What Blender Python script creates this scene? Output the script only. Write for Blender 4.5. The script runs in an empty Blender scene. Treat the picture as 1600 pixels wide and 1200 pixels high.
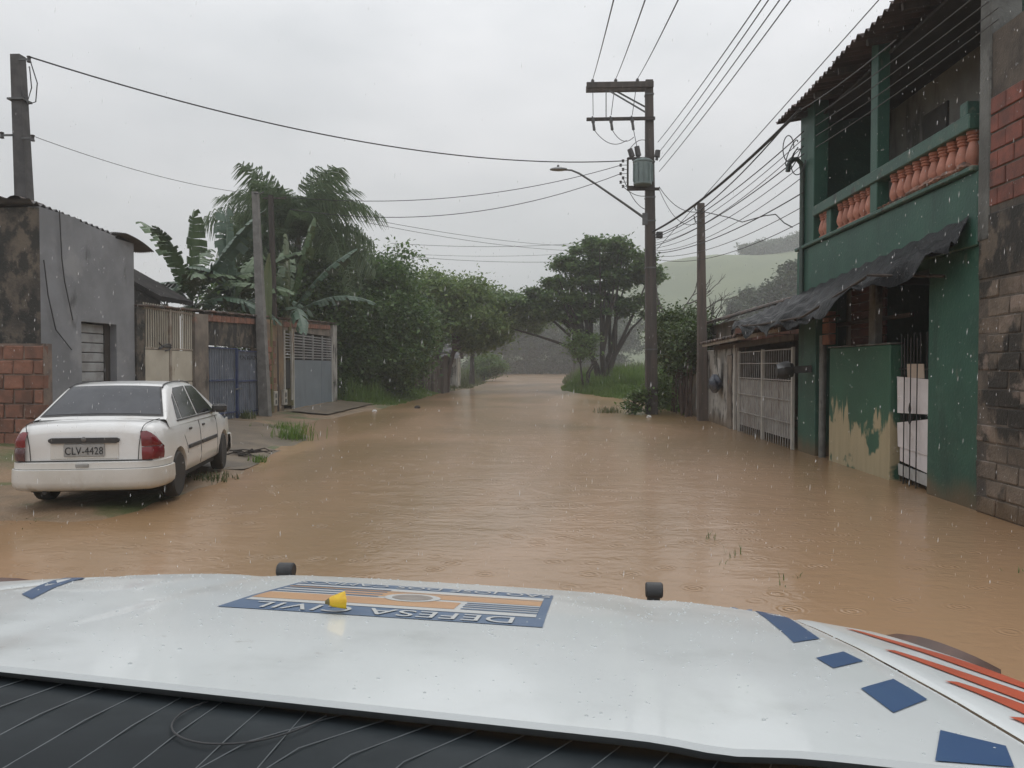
import bpy, math, random
import numpy as np
from mathutils import Vector, Matrix
R = math.radians
random.seed(7)
RNG = np.random.default_rng(7)
SC = bpy.context.scene
COL = SC.collection

# ------------------------------------------------------------ camera
CAM_H = 1.65
F = 1200.0 / 1600.0
YAW = math.atan(55 / 1200.0)          # street runs along +Y, the lens points a little left of it
PITCH = math.atan(28 / 1200.0)
cam_data = bpy.data.cameras.new('camera')
cam_data.sensor_width = 36.0
cam_data.lens = 27.0
cam_data.clip_start = 0.05
cam_data.clip_end = 3000.0
cam = bpy.data.objects.new('camera', cam_data)
COL.objects.link(cam)
cam.location = (0, 0, CAM_H)
cam.rotation_euler = (R(90) - PITCH, 0, YAW)
SC.camera = cam
CAM_M = cam.rotation_euler.to_matrix()

def at(px, py, Y):
    """world point seen at photo pixel (px, py) at world depth Y"""
    d = CAM_M @ Vector(((px - 800) / 1200.0, (600 - py) / 1200.0, -1.0))
    k = Y / d.y
    return Vector((d.x * k, Y, CAM_H + d.z * k))

# ------------------------------------------------------------ world and sun (overcast rain)
SUN_EL, SUN_AZ = R(62), R(200)
w = bpy.data.worlds.new('World')
SC.world = w
w.use_nodes = True
nt = w.node_tree
nt.nodes.clear()
def wn(t, **k):
    n = nt.nodes.new(t)
    for a, b in k.items():
        setattr(n, a, b)
    return n
sky = wn('ShaderNodeTexSky', sky_type='NISHITA')
sky.sun_disc = False
sky.sun_elevation = SUN_EL
sky.sun_rotation = SUN_AZ
sky.dust_density = 6.0
sky.air_density = 1.2
hs = wn('ShaderNodeHueSaturation'); hs.inputs['Saturation'].default_value = 0.12
tc = wn('ShaderNodeTexCoord')
mp = wn('ShaderNodeMapping'); mp.inputs['Scale'].default_value = (1.0, 1.0, 2.4)
cl = wn('ShaderNodeTexNoise'); cl.inputs['Scale'].default_value = 2.3; cl.inputs['Detail'].default_value = 4; cl.inputs['Roughness'].default_value = 0.5
ramp = wn('ShaderNodeValToRGB')
ramp.color_ramp.elements[0].position = 0.32; ramp.color_ramp.elements[0].color = (0.76, 0.795, 0.83, 1)
ramp.color_ramp.elements[1].position = 0.70; ramp.color_ramp.elements[1].color = (1.08, 1.09, 1.12, 1)
sc_ = wn('ShaderNodeVectorMath', operation='SCALE'); sc_.inputs['Scale'].default_value = 8.0
mixw = wn('ShaderNodeMix', data_type='RGBA'); mixw.inputs['Factor'].default_value = 0.88
bg = wn('ShaderNodeBackground'); bg.inputs['Strength'].default_value = 0.112
wo = wn('ShaderNodeOutputWorld')
L = nt.links.new
L(sky.outputs[0], hs.inputs['Color'])
L(tc.outputs['Generated'], mp.inputs[0]); L(mp.outputs[0], cl.inputs['Vector'])
L(cl.outputs['Fac'], ramp.inputs[0]); L(ramp.outputs[0], sc_.inputs[0])
# overcast vault: brighter overhead than near the horizon
sepw = wn('ShaderNodeSeparateXYZ'); L(tc.outputs['Generated'], sepw.inputs[0])
gr = wn('ShaderNodeMapRange'); gr.interpolation_type = 'SMOOTHSTEP'
gr.inputs['From Min'].default_value = 0.02; gr.inputs['From Max'].default_value = 0.75
gr.inputs['To Min'].default_value = 0.70; gr.inputs['To Max'].default_value = 1.45
L(sepw.outputs['Z'], gr.inputs['Value'])
vs_ = wn('ShaderNodeVectorMath', operation='SCALE')
L(sc_.outputs[0], vs_.inputs[0]); L(gr.outputs[0], vs_.inputs['Scale'])
L(hs.outputs[0], mixw.inputs['A']); L(vs_.outputs[0], mixw.inputs['B'])
L(mixw.outputs['Result'], bg.inputs['Color']); L(bg.outputs[0], wo.inputs[0])

sun_d = bpy.data.lights.new('sun', 'SUN')
sun_d.energy = 0.6
sun_d.angle = R(40)
sun_d.color = (1.0, 0.98, 0.95)
sun = bpy.data.objects.new('sun', sun_d)
COL.objects.link(sun)
sun.rotation_euler = (R(90) - SUN_EL, 0, R(180) - SUN_AZ + R(180))
sun.location = (0, 0, 60)

SC.view_settings.view_transform = 'Standard'
SC.view_settings.look = 'None'
SC.view_settings.exposure = 0.0
SC.view_settings.gamma = 1.0
SC.view_settings.use_curve_mapping = False
SC.render.engine = 'CYCLES'
SC.cycles.use_denoising = True
SC.cycles.max_bounces = 6
SC.cycles.diffuse_bounces = 3
SC.cycles.glossy_bounces = 3
SC.cycles.transmission_bounces = 4
SC.cycles.transparent_max_bounces = 8
SC.cycles.volume_bounces = 3
SC.cycles.caustics_reflective = False
SC.cycles.caustics_refractive = False

# ------------------------------------------------------------ mesh helpers
class MB:
    def __init__(s):
        s.v, s.f = [], []
    def add(s, vs, fs):
        o = len(s.v)
        s.v += [tuple(p) for p in vs]
        s.f += [tuple(i + o for i in f) for f in fs]
        return s
    def box(s, x0, x1, y0, y1, z0, z1, bev=0.0):
        if x0 > x1: x0, x1 = x1, x0
        if y0 > y1: y0, y1 = y1, y0
        if z0 > z1: z0, z1 = z1, z0
        if bev <= 0:
            vs = [(x, y, z) for x in (x0, x1) for y in (y0, y1) for z in (z0, z1)]
            return s.add(vs, [(0, 1, 3, 2), (4, 6, 7, 5), (0, 4, 5, 1), (2, 3, 7, 6), (0, 2, 6, 4), (1, 5, 7, 3)])
        b = min(bev, (x1 - x0) * .45, (y1 - y0) * .45, (z1 - z0) * .45)
        vs, idx = [], {}
        for ix, x in enumerate((x0, x1)):
            for iy, y in enumerate((y0, y1)):
                for iz, z in enumerate((z0, z1)):
                    sx, sy, sz = (b if ix == 0 else -b), (b if iy == 0 else -b), (b if iz == 0 else -b)
                    for ax in range(3):
                        p = [x + sx, y + sy, z + sz]
                        p[ax] = (x, y, z)[ax]
                        idx[(ix, iy, iz, ax)] = len(vs)
                        vs.append(tuple(p))
        fs = []
        g = lambda a, b_, c, ax: idx[(a, b_, c, ax)]
        for i in (0, 1):
            q = [g(i, 0, 0, 0), g(i, 1, 0, 0), g(i, 1, 1, 0), g(i, 0, 1, 0)]; fs.append(q if i else q[::-1])
            q = [g(0, i, 0, 1), g(0, i, 1, 1), g(1, i, 1, 1), g(1, i, 0, 1)]; fs.append(q if i else q[::-1])
            q = [g(0, 0, i, 2), g(1, 0, i, 2), g(1, 1, i, 2), g(0, 1, i, 2)]; fs.append(q if i else q[::-1])
        for i in (0, 1):
            for j in (0, 1):
                fs.append([g(i, j, 0, 0), g(i, j, 1, 0), g(i, j, 1, 1), g(i, j, 0, 1)])
                fs.append([g(i, 0, j, 0), g(i, 1, j, 0), g(i, 1, j, 2), g(i, 0, j, 2)])
                fs.append([g(0, i, j, 1), g(1, i, j, 1), g(1, i, j, 2), g(0, i, j, 2)])
        for i in (0, 1):
            for j in (0, 1):
                for k in (0, 1):
                    fs.append([g(i, j, k, 0), g(i, j, k, 1), g(i, j, k, 2)])
        return s.add(vs, fs)
    def tube(s, pts, rad, n=8, cap=True):
        pts = [Vector(p) for p in pts]
        rs = rad if isinstance(rad, (list, tuple)) else [rad] * len(pts)
        vs, fs = [], []
        prev = None
        for i, p in enumerate(pts):
            a = pts[max(i - 1, 0)]; b = pts[min(i + 1, len(pts) - 1)]
            t = (b - a)
            t = t.normalized() if t.length > 1e-9 else Vector((0, 0, 1))
            if prev is None:
                up = Vector((0, 0, 1)) if abs(t.z) < .9 else Vector((1, 0, 0))
                x = t.cross(up).normalized()
            else:
                x = (prev - t * prev.dot(t))
                x = x.normalized() if x.length > 1e-6 else t.orthogonal().normalized()
            prev = x
            y = t.cross(x)
            for k in range(n):
                q = 2 * math.pi * k / n
                vs.append(p + (x * math.cos(q) + y * math.sin(q)) * rs[i])
        for i in range(len(pts) - 1):
            for k in range(n):
                k2 = (k + 1) % n
                fs.append((i * n + k, i * n + k2, (i + 1) * n + k2, (i + 1) * n + k))
        if cap:
            fs.append(tuple(range(n))[::-1])
            fs.append(tuple((len(pts) - 1) * n + k for k in range(n)))
        return s.add(vs, fs)
    def bar(s, a, b, wx, wz, up=(0, 0, 1)):
        a, b = Vector(a), Vector(b)
        t = (b - a).normalized()
        u = Vector(up)
        x = t.cross(u)
        x = x.normalized() if x.length > 1e-5 else t.orthogonal().normalized()
        z = x.cross(t)
        vs = []
        for p in (a, b):
            for sx, sz in ((-1, -1), (1, -1), (1, 1), (-1, 1)):
                vs.append(p + x * sx * wx / 2 + z * sz * wz / 2)
        return s.add(vs, [(0, 3, 2, 1), (4, 5, 6, 7), (0, 1, 5, 4), (1, 2, 6, 5), (2, 3, 7, 6), (3, 0, 4, 7)])
    def lathe(s, prof, n=16, c=(0, 0, 0), axis='z'):
        vs, fs = [], []
        for r, h in prof:
            for k in range(n):
                q = 2 * math.pi * k / n
                p = (r * math.cos(q), r * math.sin(q), h)
                if axis == 'x': p = (h, r * math.cos(q), r * math.sin(q))
                if axis == 'y': p = (r * math.sin(q), h, r * math.cos(q))
                vs.append((c[0] + p[0], c[1] + p[1], c[2] + p[2]))
        m = len(prof)
        for i in range(m - 1):
            for k in range(n):
                k2 = (k + 1) % n
                fs.append((i * n + k, i * n + k2, (i + 1) * n + k2, (i + 1) * n + k))
        fs.append(tuple(range(n))[::-1])
        fs.append(tuple((m - 1) * n + k for k in range(n)))
        return s.add(vs, fs)
    def grid(s, rows, close_u=False):
        """rows: list of equal-length point lists"""
        m, n = len(rows), len(rows[0])
        vs = [p for r in rows for p in r]
        fs = []
        for i in range(m - 1):
            for k in range(n - 1 + (1 if close_u else 0)):
                k2 = (k + 1) % n
                fs.append((i * n + k, i * n + k2, (i + 1) * n + k2, (i + 1) * n + k))
        return s.add(vs, fs)
    def prism(s, poly, fn0, fn1):
        """poly of 2D points; fn0/fn1 map a 2D point to the two end faces"""
        n = len(poly)
        vs = [fn0(p) for p in poly] + [fn1(p) for p in poly]
        fs = [tuple(range(n))[::-1], tuple(range(n, 2 * n))]
        for k in range(n):
            k2 = (k + 1) % n
            fs.append((k, k2, n + k2, n + k))
        return s.add(vs, fs)

def mesh_of(name, mb, smooth=False, ang=40):
    me = bpy.data.meshes.new(name)
    me.from_pydata([tuple(v) for v in mb.v], [], mb.f)
    me.validate()
    import bmesh
    bm = bmesh.new(); bm.from_mesh(me)
    bmesh.ops.recalc_face_normals(bm, faces=bm.faces)
    bm.to_mesh(me); bm.free()
    if smooth:
        me.shade_smooth()
        me.set_sharp_from_angle(angle=R(ang))
    return me

def tag(o, label=None, cat=None, group=None, kind=None):
    if label: o['label'] = label
    if cat: o['category'] = cat
    if group: o['group'] = group
    if kind: o['kind'] = kind
    return o

def put(name, me, m, parent=None, loc=None, rot=None, scale=None):
    if m is not None:
        if not me.materials:
            me.materials.append(m)
    o = bpy.data.objects.new(name, me)
    COL.objects.link(o)
    if parent is not None:
        o.parent = parent
    if loc is not None: o.location = loc
    if rot is not None: o.rotation_euler = rot
    if scale is not None: o.scale = scale
    return o

def wpos(o):
    p = Vector((0, 0, 0))
    while o is not None:
        p += Vector(o.location); o = o.parent
    return p

def build(name, mb, m, parent=None, smooth=False, ang=40, local=False):
    """mesh given in world coordinates (unless local): stored relative to its parent, or to its own base"""
    if parent is not None:
        if not local:
            b = wpos(parent)
            mb.v = [(p[0] - b.x, p[1] - b.y, p[2] - b.z) for p in mb.v]
        return put(name, mesh_of(name, mb, smooth, ang), m, parent)
    a = np.array([tuple(v) for v in mb.v])
    c = Vector(((a[:, 0].min() + a[:, 0].max()) / 2, (a[:, 1].min() + a[:, 1].max()) / 2, a[:, 2].min()))
    mb.v = [(p[0] - c.x, p[1] - c.y, p[2] - c.z) for p in mb.v]
    return put(name, mesh_of(name, mb, smooth, ang), m, None, c)

def thing(name, label, cat, loc=(0, 0, 0), rotz=0.0, group=None):
    o = bpy.data.objects.new(name, None)
    o.empty_display_size = .3
    COL.objects.link(o)
    o.location = loc
    o.rotation_euler = (0, 0, rotz)
    return tag(o, label, cat, group)

def np_mesh(name, verts, faces_n, m, parent=None, kind=None):
    """quads/tris from a numpy array: consecutive faces_n vertices make a face"""
    b = wpos(parent) if parent is not None else Vector((0, 0, 0))
    v = np.asarray(verts, dtype=np.float32).reshape(-1, 3) - np.array([b.x, b.y, b.z], dtype=np.float32)
    n = len(v); nf = n // faces_n
    me = bpy.data.meshes.new(name)
    me.vertices.add(n); me.vertices.foreach_set('co', v.ravel())
    me.loops.add(n); me.loops.foreach_set('vertex_index', np.arange(n, dtype=np.int32))
    me.polygons.add(nf)
    me.polygons.foreach_set('loop_start', np.arange(0, n, faces_n, dtype=np.int32))
    me.polygons.foreach_set('loop_total', np.full(nf, faces_n, dtype=np.int32))
    me.update(calc_edges=True)
    o = put(name, me, m, parent)
    if kind: o['kind'] = kind
    return o

def text_mesh(s, size, ext=0.0, spacing=1.0):
    cu = bpy.data.curves.new('lettering', 'FONT')
    cu.body = s; cu.size = size; cu.extrude = ext
    cu.align_x = 'CENTER'; cu.align_y = 'CENTER'; cu.space_character = spacing
    o = bpy.data.objects.new('lettering', cu)
    COL.objects.link(o)
    dg = bpy.context.evaluated_depsgraph_get()
    me = bpy.data.meshes.new_from_object(o.evaluated_get(dg))
    bpy.data.objects.remove(o)
    me.name = 'lettering'
    me.materials.clear()
    return me

# ------------------------------------------------------------ materials
def srgb(r, g, b):
    f = lambda c: (c / 255 / 12.92) if c / 255 <= .04045 else ((c / 255 + .055) / 1.055) ** 2.4
    return (f(r), f(g), f(b))

def pm(name, c1, c2=None, scale=3.0, rough=0.6, bump=0.0, bscale=25.0, stains=(), metal=0.0, spec=0.5,
       vary=0.0, stretch=(1, 1, 1), lo=.35, hi=.65, coat=0.0, ior=None, detail=5, tide=0.0):
    """c1/c2 mixed by noise; stains: list of (colour, scale, lo, hi, stretch, strength)"""
    m = bpy.data.materials.new(name)
    m.use_nodes = True
    t = m.node_tree
    n = t.nodes
    p = n['Principled BSDF']
    LK = t.links.new
    geo = n.new('ShaderNodeNewGeometry')
    def noise(sc, st, det=detail, off=0.0):
        mp = n.new('ShaderNodeMapping'); mp.inputs['Scale'].default_value = st
        mp.inputs['Location'].default_value = (off, off * .7, off * 1.3)
        LK(geo.outputs['Position'], mp.inputs[0])
        x = n.new('ShaderNodeTexNoise'); x.inputs['Scale'].default_value = sc
        x.inputs['Detail'].default_value = det; x.inputs['Roughness'].default_value = .6
        LK(mp.outputs[0], x.inputs['Vector'])
        return x.outputs['Fac']
    def rampf(sock, a, b):
        r = n.new('ShaderNodeMapRange'); r.interpolation_type = 'SMOOTHSTEP'
        r.inputs['From Min'].default_value = a; r.inputs['From Max'].default_value = b
        LK(sock, r.inputs['Value'])
        return r.outputs['Result']
    def mix(f, a, b):
        x = n.new('ShaderNodeMix'); x.data_type = 'RGBA'
        for key, val in (('Factor', f), ('A', a), ('B', b)):
            if isinstance(val, tuple): x.inputs[key].default_value = (*val, 1)
            elif isinstance(val, (int, float)): x.inputs[key].default_value = val
            else: LK(val, x.inputs[key])
        return x.outputs['Result']
    col = c1
    if c2 is not None:
        col = mix(rampf(noise(scale, stretch), lo, hi), c1, c2)
    for i, st in enumerate(stains):
        c, s, a, b, sx, k = st
        f = rampf(noise(s, sx, 6, 3.1 * (i + 1)), a, b)
        mu = n.new('ShaderNodeMath'); mu.operation = 'MULTIPLY'; mu.inputs[1].default_value = k
        LK(f, mu.inputs[0])
        col = mix(mu.outputs[0], col, c)
    if tide > 0:                              # mud left on the wall by the flood, with a ragged upper line
        sp_ = n.new('ShaderNodeSeparateXYZ'); LK(geo.outputs['Position'], sp_.inputs[0])
        nz = noise(2.3, (1, 1, .6), 6, 17.0)
        ma = n.new('ShaderNodeMath'); ma.operation = 'MULTIPLY_ADD'; ma.inputs[1].default_value = -1.1 * tide; LK(nz, ma.inputs[0]); LK(sp_.outputs['Z'], ma.inputs[2])
        tr_ = n.new('ShaderNodeMapRange'); tr_.interpolation_type = 'SMOOTHSTEP'
        tr_.inputs['From Min'].default_value = -.55 * tide; tr_.inputs['From Max'].default_value = .25 * tide
        tr_.inputs['To Min'].default_value = .85; tr_.inputs['To Max'].default_value = 0.0
        LK(ma.outputs[0], tr_.inputs['Value'])
        col = mix(tr_.outputs[0], col, (.13, .088, .052))
    if vary > 0:
        oi = n.new('ShaderNodeObjectInfo')
        r = n.new('ShaderNodeMapRange')
        r.inputs['To Min'].default_value = 1 - vary; r.inputs['To Max'].default_value = 1 + vary
        LK(oi.outputs['Random'], r.inputs['Value'])
        h = n.new('ShaderNodeHueSaturation')
        LK(r.outputs[0], h.inputs['Value'])
        if isinstance(col, tuple): h.inputs['Color'].default_value = (*col, 1)
        else: LK(col, h.inputs['Color'])
        col = h.outputs[0]
    if isinstance(col, tuple): p.inputs['Base Color'].default_value = (*col, 1)
    else: LK(col, p.inputs['Base Color'])
    p.inputs['Roughness'].default_value = rough
    p.inputs['Metallic'].default_value = metal
    p.inputs['Specular IOR Level'].default_value = spec
    if ior: p.inputs['IOR'].default_value = ior
    if coat:
        p.inputs['Coat Weight'].default_value = coat
        p.inputs['Coat Roughness'].default_value = .08
    if bump > 0:
        b = n.new('ShaderNodeBump'); b.inputs['Strength'].default_value = 1.0
        b.inputs['Distance'].default_value = bump
        LK(noise(bscale, (1, 1, 1), 4, 9.0), b.inputs['Height'])
        LK(b.outputs[0], p.inputs['Normal'])
    return m

def leafmat(name, c1, c2, trans=.3, rough=.45):
    m = bpy.data.materials.new(name)
    m.use_nodes = True
    t = m.node_tree; n = t.nodes; LK = t.links.new
    p = n['Principled BSDF']; out = n['Material Output']
    geo = n.new('ShaderNodeNewGeometry')
    x = n.new('ShaderNodeMix'); x.data_type = 'RGBA'
    x.inputs['A'].default_value = (*c1, 1); x.inputs['B'].default_value = (*c2, 1)
    LK(geo.outputs['Random Per Island'], x.inputs['Factor'])
    LK(x.outputs['Result'], p.inputs['Base Color'])
    p.inputs['Roughness'].default_value = rough
    p.inputs['Specular IOR Level'].default_value = .4
    tr = n.new('ShaderNodeBsdfTranslucent')
    LK(x.outputs['Result'], tr.inputs['Color'])
    ms = n.new('ShaderNodeMixShader'); ms.inputs[0].default_value = trans
    LK(p.outputs[0], ms.inputs[1]); LK(tr.outputs[0], ms.inputs[2])
    LK(ms.outputs[0], out.inputs['Surface'])
    return m

V1 = (1, 1, .25)
MOULD = (.018, .018, .016)
M = {}
M['bed'] = pm('mud_bed', (.16, .11, .07), (.10, .07, .045), 1.2, .5, .02, 6)
M['bank'] = pm('bank_soil', (.235, .158, .095), (.155, .112, .070), .9, .6, .03, 5, stains=[((.06, .09, .025), .5, .5, .62, (1, 1, 1), .8)])
M['concrete'] = pm('wet_concrete', (.185, .142, .10), (.125, .10, .074), 1.5, .38, .006, 30, stains=[((.05, .05, .045), 2.2, .55, .7, (1, 1, 1), .7)])
M['greyplaster'] = pm('grey_plaster', (.235, .24, .255), (.18, .185, .195), 1.3, .6, .004, 40,
                      stains=[((.30, .30, .305), .9, .56, .66, (1, 1, 1), .6), ((.05, .05, .052), 2.0, .60, .72, (1, 1, .35), .8)])
M['mouldwall'] = pm('mouldy_wall', (.13, .105, .08), (.05, .043, .036), 2.6, .75, .012, 25, stains=[(MOULD, 3.5, .44, .56, (1, 1, .7), .92), ((.15, .125, .10), 9, .62, .7, (1, 1, 1), .5)])
M['oldplaster'] = pm('old_plaster', (.22, .185, .15), (.12, .10, .085), 1.7, .65, .008, 25,
                     stains=[(MOULD, 1.8, .52, .66, (1, 1, .5), .8), ((.25, .115, .07), 1.1, .60, .66, (1, 1, 1), .6)])
M['ochre'] = pm('ochre_plaster', (.24, .165, .095), (.15, .115, .085), 1.9, .65, .008, 25, stains=[(MOULD, 2.2, .55, .7, V1, .8)])
M['whitewall'] = pm('weathered_white_wall', (.40, .385, .36), (.24, .23, .21), 1.6, .65, .006, 30, tide=.5,
                    stains=[(MOULD, 3.2, .50, .62, (1, 1, .5), .85), ((.17, .12, .08), 1.2, .56, .7, V1, .6)])
M['brick'] = pm('red_block', (.235, .105, .068), (.165, .078, .052), 5, .7, .004, 50, vary=.22, stains=[((.09, .05, .035), 2.2, .5, .66, (1, 1, .6), .7)])
M['brickred'] = pm('dark_red_brick', (.21, .066, .045), (.13, .048, .036), 5, .65, .004, 50, vary=.2, stains=[(MOULD, 2.4, .52, .66, (1, 1, .5), .8)])
M['mortar'] = pm('mortar', (.22, .16, .125), (.13, .10, .085), 4, .8, .006, 40, stains=[(MOULD, 2, .55, .68, (1, 1, 1), .6)])
M['block'] = pm('concrete_block', (.17, .135, .105), (.09, .075, .06), 3, .75, .012, 30, vary=.2, tide=.4,
                stains=[(MOULD, 1.5, .46, .56, (1, 1, .7), .92), ((.24, .19, .16), 2.2, .56, .64, (1, 1, 1), .7)])
M['blockmortar'] = pm('block_mortar', (.12, .10, .082), (.06, .052, .045), 3, .8, .006, 40)
M['green'] = pm('green_paint', (.029, .098, .070), (.021, .076, .056), 1.4, .5, .004, 22, tide=.45,
                stains=[((.013, .036, .030), 1.5, .52, .70, (1, 1, .16), .75), ((.06, .13, .10), 3.2, .62, .70, (1, 1, 1), .5), ((.10, .115, .09), 6, .66, .70, (1, 1, .4), .5)])
M['greenwet'] = pm('green_stained', (.04, .105, .08), (.032, .085, .066), 2, .5, .004, 30,
                   stains=[((.14, .155, .12), 5, .56, .64, (1, 1, 1), .7), (MOULD, 4, .55, .66, (1, 1, 1), .7)])
M['greypillar'] = pm('grey_pillar', (.17, .175, .165), (.09, .092, .085), 2.2, .7, .008, 30, stains=[(MOULD, 2.6, .5, .62, (1, 1, .5), .9)])
M['terracotta'] = pm('terracotta', (.47, .205, .145), (.36, .15, .10), 5, .6, .003, 50, vary=.12, stains=[((.11, .08, .06), 6, .6, .72, (1, 1, 1), .7)])
M['dirtyterra'] = pm('mossy_terracotta', (.33, .17, .125), (.14, .09, .065), 5, .7, .01, 30, stains=[(MOULD, 5, .5, .62, (1, 1, 1), .8)])
M['inner_door'] = pm('inner_door', (.10, .10, .098), (.075, .075, .073), 2, .6)
M['grille'] = pm('stained_grille_paint', (.34, .33, .315), (.25, .235, .22), 4, .5, stains=[((.13, .09, .06), 3, .58, .68, V1, .7)])
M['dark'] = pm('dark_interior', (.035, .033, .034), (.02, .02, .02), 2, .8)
M['interior'] = pm('interior_plaster', (.30, .31, .30), (.22, .225, .22), 1.3, .7, stains=[(MOULD, 1.6, .55, .7, V1, .7)])
M['redshutter'] = pm('dark_red_shutter', (.10, .035, .028), (.065, .025, .022), 4, .6)
M['roofsheet'] = pm('corrugated_sheet', (.085, .055, .05), (.05, .038, .037), 2, .7, stains=[(MOULD, 3, .5, .7, (1, 1, 1), .6)])
M['greyroof'] = pm('grey_fibre_roof', (.11, .105, .105), (.06, .058, .058), 2, .7)
M['tile'] = pm('old_clay_tile', (.11, .065, .045), (.05, .04, .034), 6, .7, vary=.3, stains=[(MOULD, 4, .5, .64, (1, 1, 1), .7)])
M['wood'] = pm('weathered_wood', (.11, .085, .07), (.07, .055, .047), 8, .75, .004, 40, stretch=(1, 1, .1), stains=[(MOULD, 1.2, .55, .7, V1, .7)])
M['polewood'] = pm('dark_pole_wood', (.080, .064, .056), (.05, .042, .038), 8, .75, .004, 40, stretch=(1, 1, .1), stains=[(MOULD, 1.4, .55, .7, V1, .7)])
M['darkwood'] = pm('dark_wood', (.055, .042, .035), (.032, .026, .023), 8, .75, stretch=(1, 1, .1))
M['conpole'] = pm('concrete_pole', (.20, .195, .185), (.14, .135, .128), 4, .75, .003, 40, stains=[((.07, .068, .065), 2, .55, .7, V1, .7)])
M['darkpole'] = pm('dark_concrete_pole', (.085, .08, .08), (.055, .052, .052), 4, .75)
M['whitegate'] = pm('white_gate_paint', (.50, .485, .45), (.42, .40, .36), 3, .5, stains=[((.22, .12, .06), 2.6, .62, .7, V1, .8), ((.24, .21, .18), 1.4, .55, .7, V1, .5)])
M['creamgate'] = pm('cream_gate_paint', (.50, .46, .38), (.42, .38, .31), 2, .5, stains=[((.19, .10, .05), 3.2, .64, .7, V1, .9)])
M['rustbar'] = pm('rusty_bar', (.34, .30, .25), (.21, .16, .12), 4, .55)
M['bluegate'] = pm('blue_grey_sheet', (.145, .165, .205), (.11, .128, .16), 2, .45, stains=[((.06, .065, .08), 3, .55, .68, V1, .6)])
M['bluetube'] = pm('blue_tube', (.04, .06, .15), (.03, .045, .11), 4, .4)
M['greygate'] = pm('grey_gate_sheet', (.19, .22, .25), (.165, .19, .215), 1.2, .42, stains=[((.13, .14, .15), 2, .55, .7, V1, .5)])
M['gatesteel'] = pm('gate_bar_steel', (.34, .345, .35), (.24, .235, .23), 3, .45, metal=0)
M['carwhite'] = pm('car_white_paint', (.70, .70, .69), (.64, .635, .62), .9, .32, coat=.7, stains=[((.42, .36, .29), 1.7, .58, .75, (1, 1, 1), .35)])
M['carbumper'] = pm('car_bumper_paint', (.62, .61, .58), (.54, .52, .475), 1.5, .42, coat=.3, stains=[((.33, .27, .20), 2.6, .55, .7, (1, 1, .6), .6)])
M['cardark'] = pm('car_black_trim', (.03, .03, .032), (.045, .043, .042), 5, .55)
M['gap'] = pm('panel_gap', (.02, .02, .02), rough=.8)
M['glass'] = pm('dark_tinted_glass', (.018, .019, .022), rough=.08, spec=.35)
M['rearglass'] = pm('hazy_rear_glass', (.055, .058, .066), (.04, .043, .05), 4, .16, spec=.6)
M['redlens'] = pm('red_lens', (.20, .012, .018), (.14, .008, .014), 8, .22, coat=.5)
M['smokelens'] = pm('smoked_lens', (.10, .035, .04), (.07, .02, .025), 8, .25, coat=.5)
M['tyre'] = pm('tyre_rubber', (.02, .02, .02), (.035, .031, .027), 6, .75)
M['hub'] = pm('hubcap', (.22, .22, .22), (.13, .125, .12), 6, .45, metal=.5)
M['plate'] = pm('number_plate', (.34, .345, .345), (.28, .28, .27), 8, .5)
M['ink'] = pm('plate_ink', (.02, .02, .022), rough=.6)
M['hood'] = pm('patrol_white_paint', (.65, .68, .68), (.60, .63, .63), 1.6, .34, coat=.45, bump=.0004, bscale=60, stains=[((.42, .44, .43), 3.0, .52, .72, (1, 1, 1), .55), ((.35, .34, .31), 14, .66, .74, (1, 1, 1), .5)])
M['navy'] = pm('navy_decal', (.035, .08, .18), (.045, .095, .19), 6, .35)
M['decalblue'] = pm('blue_decal', (.085, .135, .225), (.11, .16, .24), 8, .4)
M['decalwhite'] = pm('white_decal', (.52, .53, .52), rough=.36)
M['decalorange'] = pm('orange_decal', (.50, .30, .16), (.46, .27, .15), 8, .4)
M['decalgrey'] = pm('grey_decal', (.30, .27, .24), (.24, .21, .19), 30, .4)
M['redstripe'] = pm('red_stripe', (.50, .10, .05), (.42, .085, .045), 5, .35)
M['brownflare'] = pm('muddy_flare', (.14, .075, .055), (.09, .055, .045), 6, .4)  # brown of the flood water mirrored in the fender, put into the colour
M['rubber'] = pm('black_rubber', (.028, .028, .03), (.04, .04, .042), 12, .5)
M['oldroof'] = pm('blackened_roof', (.04, .036, .034), (.022, .021, .02), 3, .9, spec=.1)
M['cowl'] = pm('cowl_plastic', (.014, .018, .021), (.026, .032, .036), 5, .5, spec=.12)  # dark tone of the dashboard reflection, put into the colour
M['cowlrib'] = pm('cowl_rib', (.11, .122, .13), rough=.4)  # lighter lines of the dashboard reflection, painted as ribs
M['petal'] = pm('yellow_petal', (.68, .46, .02), (.60, .36, .02), 60, .5)
M['tarp'] = pm('black_tarp', (.007, .008, .009), (.012, .013, .015), 3, .38, .02, 9, spec=.08)
M['pvc'] = pm('pvc_pipe', (.07, .10, .09), (.05, .075, .066), 3, .5)
M['iron'] = pm('galvanised_iron', (.13, .135, .135), (.09, .09, .09), 5, .5, metal=.4)
M['porcelain'] = pm('brown_porcelain', (.045, .04, .04), rough=.3)
M['tank'] = pm('transformer_paint', (.18, .235, .228), (.145, .19, .187), 3, .45)
M['cable'] = pm('cable', (.03, .03, .032), rough=.6)
M['thincable'] = pm('thin_grey_cable', (.075, .077, .08), rough=.6)
M['alu'] = pm('lamp_aluminium', (.22, .225, .23), rough=.4, metal=.5)
M['board'] = pm('white_board', (.66, .63, .64), (.58, .55, .555), 3, .6, stains=[((.28, .22, .17), 1.9, .6, .72, (1, 1, 1), .5)])
M['boardtan'] = pm('tan_board', (.44, .36, .29), rough=.6)
M['ironblack'] = pm('black_iron', (.018, .018, .018), rough=.5)
M['meter'] = pm('meter_box_paint', (.42, .40, .36), (.33, .31, .27), 6, .6)
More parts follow.
